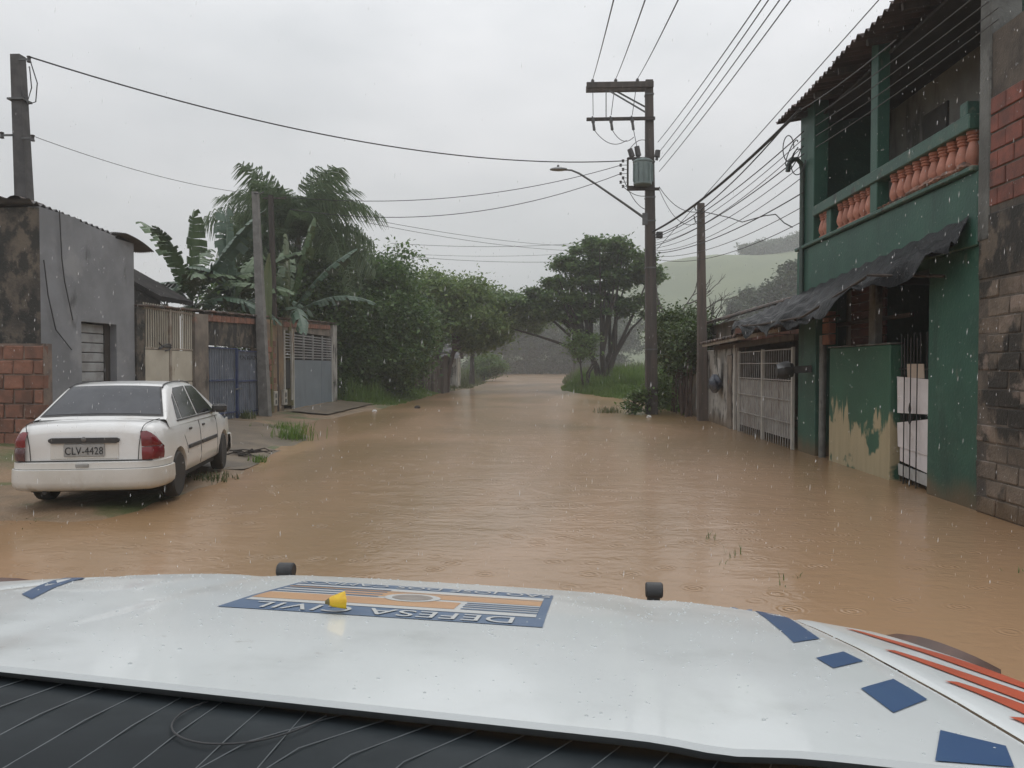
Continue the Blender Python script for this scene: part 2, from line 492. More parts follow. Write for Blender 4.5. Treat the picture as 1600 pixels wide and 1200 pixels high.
M['bark'] = pm('wet_bark', (.055, .045, .038), (.03, .025, .022), 6, .8, .02, 14, stretch=(1, 1, .3))
M['redbark'] = pm('reddish_bark', (.085, .05, .038), (.05, .033, .027), 6, .8, .01, 14, stretch=(1, 1, .3))
M['palebranch'] = pm('bare_branch', (.10, .09, .08), (.06, .055, .05), 6, .8)
M['palmtrunk'] = pm('palm_trunk', (.16, .15, .13), (.10, .095, .085), 5, .8, stretch=(.3, .3, 3))
M['bananastem'] = pm('banana_stem', (.15, .15, .06), (.10, .085, .04), 3, .6, stretch=(1, 1, .2))
M['leafdark'] = leafmat('leaf_dark', (.044, .092, .028), (.125, .205, .060), .42)
M['leafmid'] = leafmat('leaf_mid', (.058, .108, .030), (.155, .235, .068), .42)
M['leaflight'] = leafmat('leaf_light', (.080, .140, .036), (.20, .275, .08), .42)
M['leafalmond'] = leafmat('leaf_almond', (.050, .102, .032), (.14, .22, .065), .42)
M['leaffar'] = leafmat('leaf_far', (.028, .050, .02), (.06, .09, .036))
M['leafpalm'] = leafmat('leaf_palm', (.065, .110, .050), (.15, .205, .105), .4)
M['leafbanana'] = leafmat('leaf_banana', (.045, .092, .022), (.085, .145, .042), .35)
M['leafbluish'] = leafmat('leaf_bluish', (.038, .085, .045), (.066, .125, .068), .35)
M['leafvine'] = leafmat('leaf_vine', (.034, .066, .016), (.085, .13, .032))
M['leafdry'] = leafmat('leaf_dry', (.13, .105, .045), (.19, .16, .07))
M['grass'] = leafmat('grass_blade', (.075, .145, .022), (.15, .24, .05), .4)
M['grassdull'] = leafmat('grass_dull', (.062, .088, .03), (.12, .135, .055), .3)
M['hillgrass'] = pm('hill_grass', (.135, .16, .08), (.105, .13, .068), .04, .8, stains=[((.06, .09, .04), .09, .6, .7, (1, 1, 1), .5)])
M['skin_white'] = pm('white_litter', (.6, .6, .58), rough=.6)
M['bag'] = pm('dark_blue_bag', (.03, .036, .055), (.05, .06, .085), 12, .3, .01, 20)
M['palecloth'] = pm('pale_cloth', (.42, .42, .41), (.33, .33, .32), 8, .7)

# ============================================================ setting
def sst(a, b, x):
    t = np.clip((x - a) / (b - a), 0, 1)
    return t * t * (3 - 2 * t)

XL_Y = [-60, 4, 10.6, 11.4, 16.8, 22, 29, 49, 56, 75, 100, 112, 125, 400]
XL_X = [-9, -9, -7.9, -5.0, -5.45, -6.9, -6.3, -6.5, -5.6, -6.0, -7.5, -10, -60, -200]
XR_Y = [-60, 24, 26, 34, 38, 44, 52, 70, 100, 120, 160, 400]
XR_X = [6.5, 6.5, 4.7, 4.4, 3.9, 2.6, 1.1, 1.4, 2.4, 5, 16, 60]

def wob(x, y):
    return .5 * np.sin(x * 1.7 + y * .9) + .5 * np.sin(y * 2.3 - x * .6 + 1.3)

def terrain(x, y):
    x = np.asarray(x, float); y = np.asarray(y, float)
    xl = np.interp(y, XL_Y, XL_X) + .10 * wob(x * 0, y * 1.7)
    xr = np.interp(y, XR_Y, XR_X) + .15 * wob(x * 0, y * 1.3)
    dl = xl - x
    dr = x - xr
    deep = -.38
    near_l = np.where(y < 24, -.05, -.10)
    bed = near_l + (deep - near_l) * sst(-5.0, -2.4, x)
    slope = np.where(y < 20, .11, .085)
    left = np.where(dl > 0, np.minimum(dl * slope, .38 + np.maximum(dl - 4, 0) * .01), bed)
    right = np.where(dr > 0, np.minimum(dr * .16, .35) + np.where(y > 34, np.clip(dr - 3, 0, 45) * .075, 0), np.where(dr > -1.2, np.maximum(dr * .25, deep), deep))
    h = np.where(dl > 0, left, np.where(dr > -1.2, np.maximum(right, np.where(dr > 0, right, -9)), bed))
    far = sst(164, 178, y)
    h = np.maximum(h, -.4) * (1 - far) + far * np.maximum(h, .5)
    mud = .085 * sst(-3.9, -5.0, x) * sst(6.8, 8.6, y) * (1 - sst(11.5, 13.5, y))
    h = np.where((dl <= 0) & (x < 0), h + mud, h)
    return h + .015 * wob(x * 2.1, y * 2.6) * (h > -.2)

def H(x, y):
    return float(terrain(np.array([x]), np.array([y]))[0])

def axis(parts):
    out = []
    for a, b, st in parts:
        out += list(np.arange(a, b, st))
    return np.array(out)

xs = axis([(-400, -60, 20), (-60, -16, 4), (-16, 16, .33), (16, 60, 4), (60, 401, 20)])
ys = axis([(-56, 2, 6), (2, 60, .5), (60, 130, 3), (130, 200, 3), (200, 451, 25)])
XX, YY = np.meshgrid(xs, ys)
ZZ = terrain(XX, YY)
mb = MB()
mb.grid([[(float(XX[i, j]), float(YY[i, j]), float(ZZ[i, j])) for j in range(len(xs))] for i in range(len(ys))])
tag(put('ground', mesh_of('ground', mb, True, 180), M['bank']), kind='structure')

# flood water: one opaque muddy sheet
def water_mat():
    m = bpy.data.materials.new('muddy_flood_water')
    m.use_nodes = True
    t = m.node_tree; n = t.nodes; LK = t.links.new
    p = n['Principled BSDF']
    geo = n.new('ShaderNodeNewGeometry')
    def noise(sc, st, det, off=0., dist=0.):
        mp = n.new('ShaderNodeMapping'); mp.inputs['Scale'].default_value = st; mp.inputs['Location'].default_value = (off, off, 0)
        LK(geo.outputs['Position'], mp.inputs[0])
        x = n.new('ShaderNodeTexNoise'); x.inputs['Scale'].default_value = sc; x.inputs['Detail'].default_value = det
        x.inputs['Distortion'].default_value = dist
        LK(mp.outputs[0], x.inputs['Vector'])
        return x.outputs['Fac']
    r = n.new('ShaderNodeMapRange'); r.interpolation_type = 'SMOOTHSTEP'
    r.inputs['From Min'].default_value = .36; r.inputs['From Max'].default_value = .64
    LK(noise(.22, (1, .5, 1), 4, 2., .6), r.inputs['Value'])
    mx = n.new('ShaderNodeMix'); mx.data_type = 'RGBA'
    mx.inputs['A'].default_value = (*WATER_A, 1)
    mx.inputs['B'].default_value = (*WATER_B, 1)
    LK(r.outputs[0], mx.inputs['Factor'])
    LK(mx.outputs['Result'], p.inputs['Base Color'])
    p.inputs['Roughness'].default_value = .44
    p.inputs['Coat Weight'].default_value = .65; p.inputs['Coat Roughness'].default_value = .12; p.inputs['Coat IOR'].default_value = 1.33
    p.inputs['IOR'].default_value = 1.33
    # flow ripples, rain chop and rain rings
    b1 = n.new('ShaderNodeBump'); b1.inputs['Distance'].default_value = .014
    LK(noise(.8, (.7, 1.2, 1), 4, 5., 1.6), b1.inputs['Height'])
    b2 = n.new('ShaderNodeBump'); b2.inputs['Distance'].default_value = .006
    LK(noise(9, (.8, 1.2, 1), 4, 1.), b2.inputs['Height'])
    vo = n.new('ShaderNodeTexVoronoi'); vo.inputs['Scale'].default_value = 3.2
    LK(geo.outputs['Position'], vo.inputs['Vector'])
    si = n.new('ShaderNodeMath'); si.operation = 'MULTIPLY'; si.inputs[1].default_value = 46.
    LK(vo.outputs['Distance'], si.inputs[0])
    sn = n.new('ShaderNodeMath'); sn.operation = 'SINE'; LK(si.outputs[0], sn.inputs[0])
    fo = n.new('ShaderNodeMapRange'); fo.inputs['From Min'].default_value = 0; fo.inputs['From Max'].default_value = .42
    fo.inputs['To Min'].default_value = 1; fo.inputs['To Max'].default_value = 0
    LK(vo.outputs['Distance'], fo.inputs['Value'])
    mu = n.new('ShaderNodeMath'); mu.operation = 'MULTIPLY'; LK(sn.outputs[0], mu.inputs[0]); LK(fo.outputs[0], mu.inputs[1])
    b3 = n.new('ShaderNodeBump'); b3.inputs['Distance'].default_value = .003
    LK(mu.outputs[0], b3.inputs['Height'])
    LK(b1.outputs[0], b2.inputs['Normal']); LK(b2.outputs[0], b3.inputs['Normal']); LK(b3.outputs[0], p.inputs['Normal']); LK(b3.outputs[0], p.inputs['Coat Normal'])
    return m
WATER_A, WATER_B = (.360, .222, .124), (.228, .142, .064)
M['water'] = water_mat()
mb = MB()
wx = np.linspace(-395, 395, 9); wy = np.linspace(-55, 445, 9)
mb.grid([[(float(a), float(b), 0.0) for a in wx] for b in wy])
tag(put('flood_water', mesh_of('flood_water', mb), M['water']), kind='structure')

# grassy hill behind the street, on the right
def hill_h(x, y):
    ridge = np.interp(x, [-130, -60, -20, 15, 38, 60, 85, 130, 400], [0, 5, 15, 29, 40, 43.5, 46, 50, 44])
    up = sst(172, 300, y) * (1 - .4 * sst(330, 440, y))
    return ridge * up + 1.3 * np.sin(x * .11 + y * .05) * up - .6
hx = np.linspace(-130, 398, 67); hy = np.linspace(112, 448, 45)
mb = MB()
mb.grid([[(float(a), float(b), float(hill_h(np.array(a), np.array(b)))) for a in hx] for b in hy])
tag(put('hill', mesh_of('hill', mb, True, 180), M['hillgrass']), kind='structure')

# concrete apron in front of the blue gate
rows = []
for y in np.arange(11.9, 20.6, .35):
    x0 = float(np.interp(y, XL_Y, XL_X)) + .25
    x0 -= max(0, y - 17.5) * .55
    rows.append([(x, y, H(x, y) + .02 + .006 * math.sin(x * 5 + y * 3)) for x in np.linspace(x0, -8.46, 12)])
mb = MB(); mb.grid(rows)
tag(build('concrete_ramp', mb, M['concrete'], None, True), kind='structure')
# slab in front of the grey gate
mb = MB()
mb.grid([[(x, y, H(x, y) + .05) for x in np.linspace(-7.1, -8.44, 6)] for y in np.linspace(24.6, 31.4, 14)])
tag(build('gate_pavement', mb, M['concrete'], None, True), kind='structure')

# rain haze
hz = bpy.data.materials.new('rain_haze')
hz.use_nodes = True
hz.node_tree.nodes.clear()
pv = hz.node_tree.nodes.new('ShaderNodeVolumePrincipled')
pv.inputs['Density'].default_value = .0015
pv.inputs['Color'].default_value = (.97, .985, .99, 1)
pv.inputs['Anisotropy'].default_value = .25
ho = hz.node_tree.nodes.new('ShaderNodeOutputMaterial')
hz.node_tree.links.new(pv.outputs[0], ho.inputs['Volume'])
mb = MB().box(-405, 405, -62, 456, -2, 66)
tag(put('haze', mesh_of('haze', mb), hz), 'pale rain haze filling the air over the street', None, None, 'stuff')

# ============================================================ right side: green two-storey house
XF = 4.9
def yf(px, X=XF):
    return X * 1200.0 / (px - 855.0)

house = thing('green_house', 'two-storey dark green house with terracotta balusters and a corrugated roof', 'house', (6.5, 11.8, 0))
# ground floor
build('pier', MB().box(4.9, 5.3, 14.05, 15.0, -.45, 3.02, .01), M['green'], house)
build('pier', MB().box(4.9, 5.4, 8.72, 9.88, -.45, 3.02, .01), M['green'], house)
build('slab_beam', MB().box(4.86, 5.4, 8.72, 15.0, 3.02, 3.86, .012), M['green'], house)
build('ledge', MB().box(4.80, 5.12, 8.74, 14.98, 3.865, 3.93, .015), M['greenwet'], house)
build('side_wall', MB().box(5.3, 8.6, 14.8, 15.0, -.45, 6.6), M['green'], house)
build('side_wall', MB().box(5.4, 8.6, 8.72, 8.9, -.45, 6.6), M['green'], house)
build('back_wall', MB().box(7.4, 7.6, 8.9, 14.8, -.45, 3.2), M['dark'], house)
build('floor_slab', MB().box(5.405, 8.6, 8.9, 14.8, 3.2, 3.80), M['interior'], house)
# half wall with peeled paint
def peel_mat():
    m = pm('peeling_green_wall', (.030, .105, .066), (.025, .088, .056), 1.5, .5, .003, 30)
    t = m.node_tree; n = t.nodes; LK = t.links.new
    p = n['Principled BSDF']
    src = p.inputs['Base Color'].links[0].from_socket
    geo = n.new('ShaderNodeNewGeometry')
    sep = n.new('ShaderNodeSeparateXYZ'); LK(geo.outputs['Position'], sep.inputs[0])
    mp = n.new('ShaderNodeMapping'); mp.inputs['Scale'].default_value = (1, 3.4, .35); LK(geo.outputs['Position'], mp.inputs[0])
    a = n.new('ShaderNodeTexNoise'); a.inputs['Scale'].default_value = 1.9; a.inputs['Detail'].default_value = 8; LK(mp.outputs[0], a.inputs['Vector'])
    ml = n.new('ShaderNodeMath'); ml.operation = 'MULTIPLY_ADD'; ml.inputs[1].default_value = 1.9; ml.inputs[2].default_value = -.95
    LK(a.outputs['Fac'], ml.inputs[0])
    sub = n.new('ShaderNodeMath'); sub.operation = 'SUBTRACT'; LK(ml.outputs[0], sub.inputs[0]); LK(sep.outputs['Z'], sub.inputs[1])
    ad = n.new('ShaderNodeMath'); ad.operation = 'ADD'; ad.inputs[1].default_value = .92; LK(sub.outputs[0], ad.inputs[0])
    r = n.new('ShaderNodeMapRange'); r.inputs['From Min'].default_value = 0; r.inputs['From Max'].default_value = .09; LK(ad.outputs[0], r.inputs['Value'])
    # a patch of green left at the near lower corner
    mp2 = n.new('ShaderNodeMapping'); mp2.inputs['Scale'].default_value = (1, 1.3, 1.3); LK(geo.outputs['Position'], mp2.inputs[0])
    b = n.new('ShaderNodeTexNoise'); b.inputs['Scale'].default_value = 1.3; b.inputs['Detail'].default_value = 4; LK(mp2.outputs[0], b.inputs['Vector'])
    r2 = n.new('ShaderNodeMapRange'); r2.inputs['From Min'].default_value = .56; r2.inputs['From Max'].default_value = .60; LK(b.outputs['Fac'], r2.inputs['Value'])
    inv = n.new('ShaderNodeMath'); inv.operation = 'SUBTRACT'; inv.inputs[0].default_value = 1; LK(r2.outputs[0], inv.inputs[1])
    mu = n.new('ShaderNodeMath'); mu.operation = 'MULTIPLY'; LK(r.outputs[0], mu.inputs[0]); LK(inv.outputs[0], mu.inputs[1])
    cn = n.new('ShaderNodeTexNoise'); cn.inputs['Scale'].default_value = 2.4; cn.inputs['Detail'].default_value = 5; LK(mp.outputs[0], cn.inputs['Vector'])
    cm = n.new('ShaderNodeMix'); cm.data_type = 'RGBA'; cm.inputs['A'].default_value = (.46, .39, .25, 1); cm.inputs['B'].default_value = (.30, .25, .155, 1)
    LK(cn.outputs['Fac'], cm.inputs['Factor'])
    x = n.new('ShaderNodeMix'); x.data_type = 'RGBA'
    LK(mu.outputs[0], x.inputs['Factor']); LK(src, x.inputs['A']); LK(cm.outputs['Result'], x.inputs['B'])
    LK(x.outputs['Result'], p.inputs['Base Color'])
    return m
hw = build('half_wall', MB().box(4.93, 5.12, 11.05, 13.42, -.45, 1.96, .012), peel_mat(), house)
hw['label'] = 'half wall whose green paint has peeled to cream'
build('wall_cap', MB().box(4.915, 5.13, 11.03, 13.45, 1.965, 1.99, .005), M['greypillar'], house)
# recess between far pier and half wall
build('recess_wall', MB().box(5.45, 5.6, 13.42, 14.05, -.45, 3.0), M['interior'], house)
build('drain_pipe', MB().tube([(4.97, 13.86, -.4), (4.97, 13.86, 2.2)], .06, 10), M['greypillar'], house, True)
# bricks showing above the recess
mb = MB(); mb.box(-.05, .05, -.15, .15, -.09, .09, .008)
BRK = mesh_of('brick', mb); BRK.materials.append(M['brick'])
for k in range(3):
    put('brick', BRK, None, house, Vector((4.99, 13.63, 2.12 + k * .2)) - Vector(house.location), None, (1.2, 1.1, 1))
# shutter and dark openings above the half wall
for k in range(7):
    build('shutter_slat', MB().box(5.28, 5.32, 12.05, 13.4, 2.0 + k * .145, 2.0 + k * .145 + .135, .01), M['redshutter'], house)
build('lintel', MB().box(5.2, 5.26, 11.05, 14.05, 2.36, 2.42), M['darkwood'], house)
build('post', MB().box(5.0, 5.12, 11.75, 11.98, 1.992, 3.015, .01), M['greypillar'], house)
build('inner_wall', MB().box(6.1, 6.2, 9.9, 11.6, -.45, 3.1), M['redshutter'], house)

# entrance gate stuffed with white boards
gate = thing('entrance_gate', 'black iron gate lined with white boards between green walls', 'gate', (4.97, 10.45, 0))
bar = mesh_of('bar', MB().tube([(0, 0, -.4), (0, 0, 2.1)], .008, 6)); bar.materials.append(M['ironblack'])
for k in range(12):
    put('bar', bar, None, gate, (.085 if k not in (4, 6, 8) else 0, -.50 + k * .092, 0), None, (1, 1, 1.0 if k % 2 else .97))
for z in (.18, .62, 1.12, 1.6):
    build('rail', MB().box(5.045, 5.065, 9.9, 11.02, z, z + .025), M['ironblack'], gate)
for sgn in (-1, 1):
    pts = [(4.945, 10.46 + sgn * .05 * math.sin(t) * (1 - t / 9), .86 + .045 * t) for t in np.linspace(0, 6.4, 22)]
    build('scroll', MB().tube(pts, .009, 6), M['ironblack'], gate, True)
def board(pts, x, m_, nm='board'):
    return build(nm, MB().prism(pts, lambda p: (x, p[0], p[1]), lambda p: (x + .012, p[0], p[1])), m_, gate)
board([(9.93, 1.02), (10.98, .98), (11.0, 1.50), (9.94, 1.47)], 5.012, M['board'])
board([(10.25, 1.485), (10.72, 1.485), (10.74, 1.68), (10.27, 1.68)], 5.027, M['boardtan'])
board([(9.92, .97), (9.93, .46), (10.96, .50), (10.99, .84)], 5.014, M['board'])
board([(10.0, .455), (10.93, .495), (10.93, .30), (10.02, .22)], 5.03, M['board'])
board([(9.92, .205), (10.95, .26), (10.93, .10), (9.92, .05)], 5.014, M['palecloth'])

# balcony
rail_z0, rail_z1 = 4.38, 4.56
build('balcony_rail', MB().box(4.84, 5.06, 8.88, 14.1, rail_z0, rail_z1, .012), M['greenwet'], house)
build('corner_column', MB().box(4.86, 5.12, 14.1, 14.85, 3.935, 6.5, .01), M['green'], house)
build('balcony_post', MB().box(4.87, 5.05, 11.42, 11.66, 3.935, 6.5, .01), M['green'], house)
build('stub_post', MB().box(4.9, 5.04, 13.36, 13.56, 3.935, 4.378, .01), M['green'], house)
build('balcony_back', MB().box(6.5, 6.65, 8.9, 14.8, 3.80, 6.9), M['interior'], house)
build('balcony_door', MB().box(6.46, 6.50, 9.6, 10.5, 3.82, 5.95), M['inner_door'], house)
build('balcony_door', MB().box(6.46, 6.50, 12.6, 13.4, 3.82, 5.95), M['inner_door'], house)
build('curtain', MB().box(6.40, 6.455, 12.25, 12.45, 4.7, 5.5, .01), M['palecloth'], house)
prof = [(.075, 0), (.075, .05), (.05, .06), (.052, .075), (.078, .13), (.084, .17), (.074, .23), (.05, .31), (.042, .335), (.062, .345), (.066, .36), (.050, .372), (.066, .382), (.066, .398), (.052, .405), (.076, .418), (.076, .452)]
bal = mesh_of('baluster', MB().lathe(prof, 14), True, 35); bal.materials.append(M['terracotta'])
balm = mesh_of('baluster', MB().lathe(prof, 14), True, 35); balm.materials.append(M['dirtyterra'])
hl = Vector(house.location)
bys = [13.66, 13.86] + list(np.linspace(11.84, 13.0, 6)) + list(np.linspace(9.0, 11.0, 10))
for i, y in enumerate(bys):
    o = put('baluster', bal, None, house, Vector((4.96, y, 3.93)) - hl, (0, 0, random.random() * 6), (1, 1, 1))
# moss and crumbled mortar along the foot of the balusters
mb = MB()
for k in range(46):
    y = 8.95 + k * .05 + random.uniform(-.02, .02)
    r = random.uniform(.03, .075) * (1.25 if y < 10.4 else .75)
    mb.lathe([(r * .6, 0), (r, .03), (r * .75, r * .8), (.01, r * 1.15)], 7, (4.85 + random.uniform(-.02, .03), y, 3.925))
build('crumbled_mortar', mb, M['dirtyterra'], house, True)['kind'] = 'stuff'
build('ornament_block', MB().box(4.88, 5.04, 9.0, 9.16, 4.562, 4.74, .01), M['greenwet'], house)
# roof
def corr(y, per=.2, amp=.035):
    return amp * math.sin(2 * math.pi * y / per)
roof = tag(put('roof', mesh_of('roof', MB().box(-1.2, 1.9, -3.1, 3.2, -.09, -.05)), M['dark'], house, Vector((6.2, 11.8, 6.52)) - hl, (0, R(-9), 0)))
for k in range(7):
    y0 = 8.2 + k * 1.0
    rows = []
    for x in (4.5, 5.4, 6.3, 7.2, 8.3):
        z = 6.42 + (x - 4.5) * .158 + .012 * (k % 2)
        rows.append([(x + .02 * (k % 3), y0 + t, z + corr(y0 + t)) for t in np.arange(0, 1.06, .025)])
    top = [[(p[0], p[1], p[2] + .012) for p in r] for r in rows]
    mb = MB(); mb.grid(rows); mb.grid(top)
    mb.grid([rows[0], top[0]])
    a = roof.location + hl
    mb.v = [(Matrix.Rotation(R(9), 3, 'Y') @ (Vector(p) - a)) for p in mb.v]
    build('roof_sheet', mb, M['roofsheet'], roof, True, 60, local=True)
for k in range(6):
    build('rafter', MB().bar((4.62, 9.0 + k * 1.1, 6.33), (8.2, 9.0 + k * 1.1, 6.9), .06, .09), M['darkwood'], house)
# downpipe and service pipe on the far corner
build('downpipe', MB().tube([(4.82, 14.62, 2.9), (4.82, 14.62, 5.35), (4.79, 14.6, 5.48), (4.70, 14.55, 5.55), (4.58, 14.5, 5.53), (4.52, 14.48, 5.42), (4.51, 14.48, 5.3)], .045, 8), M['pvc'], house, True)

# dark wall-mounted box on an arm
mbx = thing('wall_lantern', 'dark hooded box with grey rounded cover on the far green pier', 'lantern', (4.6, 14.3, 1.5))
build('arm', MB().bar((4.9, 14.25, 1.60), (4.5, 14.35, 1.57), .12, .13), M['cardark'], mbx)
rows = []
for t in np.linspace(0, 1, 7):
    c = Vector((4.58 - .30 * t, 14.34 - .02 * t, 1.575 - .03 * t)); rr = .13 + .04 * math.sin(t * 3.0) - .03 * t
    rows.append([(c.x, c.y + rr * .9 * math.cos(q), c.z + rr * math.sin(q)) for q in np.linspace(0, 2 * math.pi, 15)[:-1]])
mb = MB(); mb.grid(rows, True); mb.f.append(tuple(range(14))); mb.f.append(tuple(range(6 * 14, 7 * 14)))
build('housing', mb, M['cardark'], mbx, True)
rows = []
for t in np.linspace(.25, 1.02, 7):
    c = Vector((4.58 - .30 * t, 14.34 - .02 * t, 1.59 - .03 * t)); rr = .138 + .04 * math.sin(t * 3.0) - .03 * t
    rows.append([(c.x, c.y + rr * .92 * math.cos(q), c.z + rr * math.sin(q)) for q in np.linspace(.35, math.pi - .35, 10)])
mb = MB(); mb.grid(rows)
build('cover', mb, M['alu'], mbx, True)

# black tarpaulin awning
aw = thing('tarp_awning', 'torn black plastic tarpaulin awning sagging along the green house front', 'awning', (4.5, 12.5, 2.4))
Yk = [8.85, 10.2, 11.6, 13.1, 15, 17, 18.3]
Zo = [2.98, 2.88, 2.54, 2.43, 2.47, 2.56, 2.60]
Xo = [4.62, 4.28, 4.15, 4.12, 4.12, 4.2, 4.35]
rows = []
for y in np.linspace(8.85, 18.3, 80):
    zw = 3.36 - .055 * (y - 9) if y < 15 else 3.03 - .06 * (y - 15)
    zo = float(np.interp(y, Yk, Zo)); xo = float(np.interp(y, Yk, Xo)) + .05 * math.sin(y * 2.1) + .03 * math.sin(y * 5.3)
    r = []
    for t in np.linspace(0, 1, 18):
        x = 4.84 + (xo - 4.84) * t
        z = zw + (zo - zw) * t - .10 * math.sin(t * math.pi) * (.6 + .4 * math.sin(y * 1.3))
        fold = .050 * math.sin(y * 3.1 + t * 5) * t + .035 * math.sin(y * 6.7 - t * 9) * t + .02 * math.sin(y * 13 + t * 14)
        if t > .9: z -= .12 * (t - .9) / .1 * (1 + .6 * math.sin(y * 4.0))
        r.append((x, y, z + fold))
    rows.append(r)
mb = MB(); mb.grid(rows); mb.grid([[(p[0], p[1], p[2] - .012) for p in r] for r in rows])
build('sheet', mb, M['tarp'], aw, True, 80)
# loose near flap
rows = []
for y in np.linspace(8.86, 10.3, 16):
    rows.append([(4.80 - .14 * t - .05 * math.sin(y * 7) * t + .12 * (1 - t) * 0, y, 3.30 - .1 * (y - 8.9) - (.22 + .10 * math.sin(y * 5.0)) * t) for t in np.linspace(0, 1, 7)])
mb = MB(); mb.grid(rows)
build('flap', mb, M['tarp'], aw, True, 80)
for (a, b) in (((4.85, 9.4, 2.75), (4.25, 10.2, 2.86)), ((4.9, 12.9, 2.5), (4.15, 12.9, 2.42)), ((4.88, 16.2, 2.6), (4.2, 16.6, 2.53))):
    build('support_pole', MB().tube([a, b], .022, 6), M['darkwood'], aw)
build('front_pole', MB().tube([(4.27, 10.3, 2.84), (4.15, 12.5, 2.45), (4.13, 15, 2.46), (4.3, 18.2, 2.58)], .02, 6), M['darkwood'], aw)

# ------------------------------------------------------------ block wall and brick infill on the near right
bw = thing('block_wall', 'mouldy concrete block wall with red brick above, beside the green house', 'wall', (5.2, 7.0, -.4))
bl = Vector(bw.location)
build('core', MB().box(4.884, 5.3, 5.2, 8.70, -.45, 5.30), M['blockmortar'], bw)
BLK = []
for k in range(3):
    mb = MB(); mb.box(-.06, .06, -.19, .19, -.092, .092, .012)
    mb.v = [(x + random.uniform(-.007, .007), y + random.uniform(-.010, .010), z + random.uniform(-.008, .008)) for x, y, z in mb.v]
    me = mesh_of('block', mb); me.materials.append(M['block']); BLK.append(me)
BRW = mesh_of('brick', MB().box(-.05, .05, -.14, .14, -.09, .09, .008)); BRW.materials.append(M['brickred'])
for r_ in range(26):
    z = -.3 + r_ * .2
    off = .2 if r_ % 2 else 0
    if z < 2.65:
        for k in range(9):
            y = 8.5 - off * .95 - k * .395
            if y < 5.3: continue
            put('block', random.choice(BLK), None, bw, Vector((4.93 + random.uniform(-.008, .008), y, z)) - bl, (0, 0, random.uniform(-.01, .01)))
    elif 3.4 < z < 4.6:
        for k in range(11):
            y = 8.36 - off * .72 - k * .29
            if y < 5.3: continue
            if off and k == 0: put('brick', BRW, None, bw, Vector((4.92, 8.43, z)) - bl, None, (1, .5, 1))
            put('brick', BRW, None, bw, Vector((4.918 + random.uniform(-.008, .008), y, z)) - bl, (0, 0, random.uniform(-.015, .015)))
build('render_patch', MB().box(4.868, 4.90, 5.25, 8.70, 2.62, 3.33, .012), M['mouldwall'], bw)
build('corner_pillar', MB().box(4.86, 5.2, 8.50, 8.715, 3.05, 7.2, .015), M['greypillar'], bw)

# ------------------------------------------------------------ white gate and low tile roof beyond the house
wg = thing('barred_gate', 'white barred double gate with sheet metal panels standing in the flood water', 'gate', (4.87, 17.2, 0))
wl = Vector(wg.location)
gb = mesh_of('bar', MB().tube([(0, 0, -.35), (0, 0, 2.0)], .009, 6)); gb.materials.append(M['grille'])
ys_ = np.linspace(15.2, 19.24, 25)
for y in ys_:
    put('bar', gb, None, wg, Vector((4.85, y, 0)) - wl)
for z in (-.2, .5, .95, 1.35, 1.7, 1.98):
    build('rail', MB().box(4.83, 4.865, 15.08, 19.35, z, z + .022), M['grille'], wg)
for a, b in ((15.14, 17.15), (17.28, 19.28)):
    build('sheet_panel', MB().box(4.872, 4.884, a, b, .18, 1.33), M['grille'], wg)
for y in (15.08, 17.21, 19.35):
    build('stile', MB().box(4.82, 4.875, y - .03, y + .03, -.4, 2.03), M['whitegate'], wg)

sh = thing('carport', 'low carport with old clay tile roof and dark inside behind the barred gate', 'carport', (6.3, 18.2, 0))
sl = Vector(sh.location)
build('post', MB().box(4.86, 5.0, 19.42, 19.62, -.4, 2.2), M['wood'], sh)
build('post', MB().box(4.84, 4.9, 19.8, 19.92, -.4, 2.2), M['whitegate'], sh)
build('fascia', MB().bar((4.52, 14.9, 2.36), (4.55, 22.4, 2.25), .05, .09), M['rustbar'], sh)
build('beam', MB().bar((4.9, 15.05, 2.22), (4.9, 22.3, 2.16), .1, .12), M['wood'], sh)
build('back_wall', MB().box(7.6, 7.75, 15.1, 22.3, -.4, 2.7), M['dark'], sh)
build('side_wall', MB().box(5.0, 7.6, 22.2, 22.35, -.4, 2.4), M['oldplaster'], sh)
build('ceiling', MB().add([(4.6, 14.95, 2.34), (7.7, 14.95, 2.86), (7.7, 22.4, 2.80), (4.6, 22.4, 2.26)], [(0, 1, 2, 3)]), M['darkwood'], sh)
tr = []
for x in np.linspace(-.05, 3.2, 9):
    z = .168 * x
    tr.append([(x, .085 * math.cos(q), z + .06 * math.sin(q) + .008 * (int(x * 4) % 2)) for q in np.linspace(0, math.pi, 7)])
mb = MB(); mb.grid(tr); mb.grid([[(p[0], p[1] * .82, p[2] - .018) for p in r] for r in tr]); mb.grid([tr[0], [(p[0], p[1] * .82, p[2] - .018) for p in tr[0]]])
TL = mesh_of('roof_tile', mb, True, 60); TL.materials.append(M['tile'])
for k in range(41):
    y = 15.0 + k * .182
    put('roof_tile', TL, None, sh, Vector((4.50 + random.uniform(-.03, .03), y, 2.40 - .015 * (y - 15))) - sl, (0, random.uniform(-.01, .01), random.uniform(-.015, .015)))

ww = thing('weathered_wall', 'peeling whitewashed wall with black mould stains beside the vines', 'wall', (4.9, 22.4, -.4))
build('wall', MB().box(4.85, 5.05, 20.0, 25.0, -.45, 2.12, .02), M['whitewall'], ww)
build('buttress', MB().box(4.80, 4.86, 20.05, 20.45, -.45, 1.95, .02), M['oldplaster'], ww)

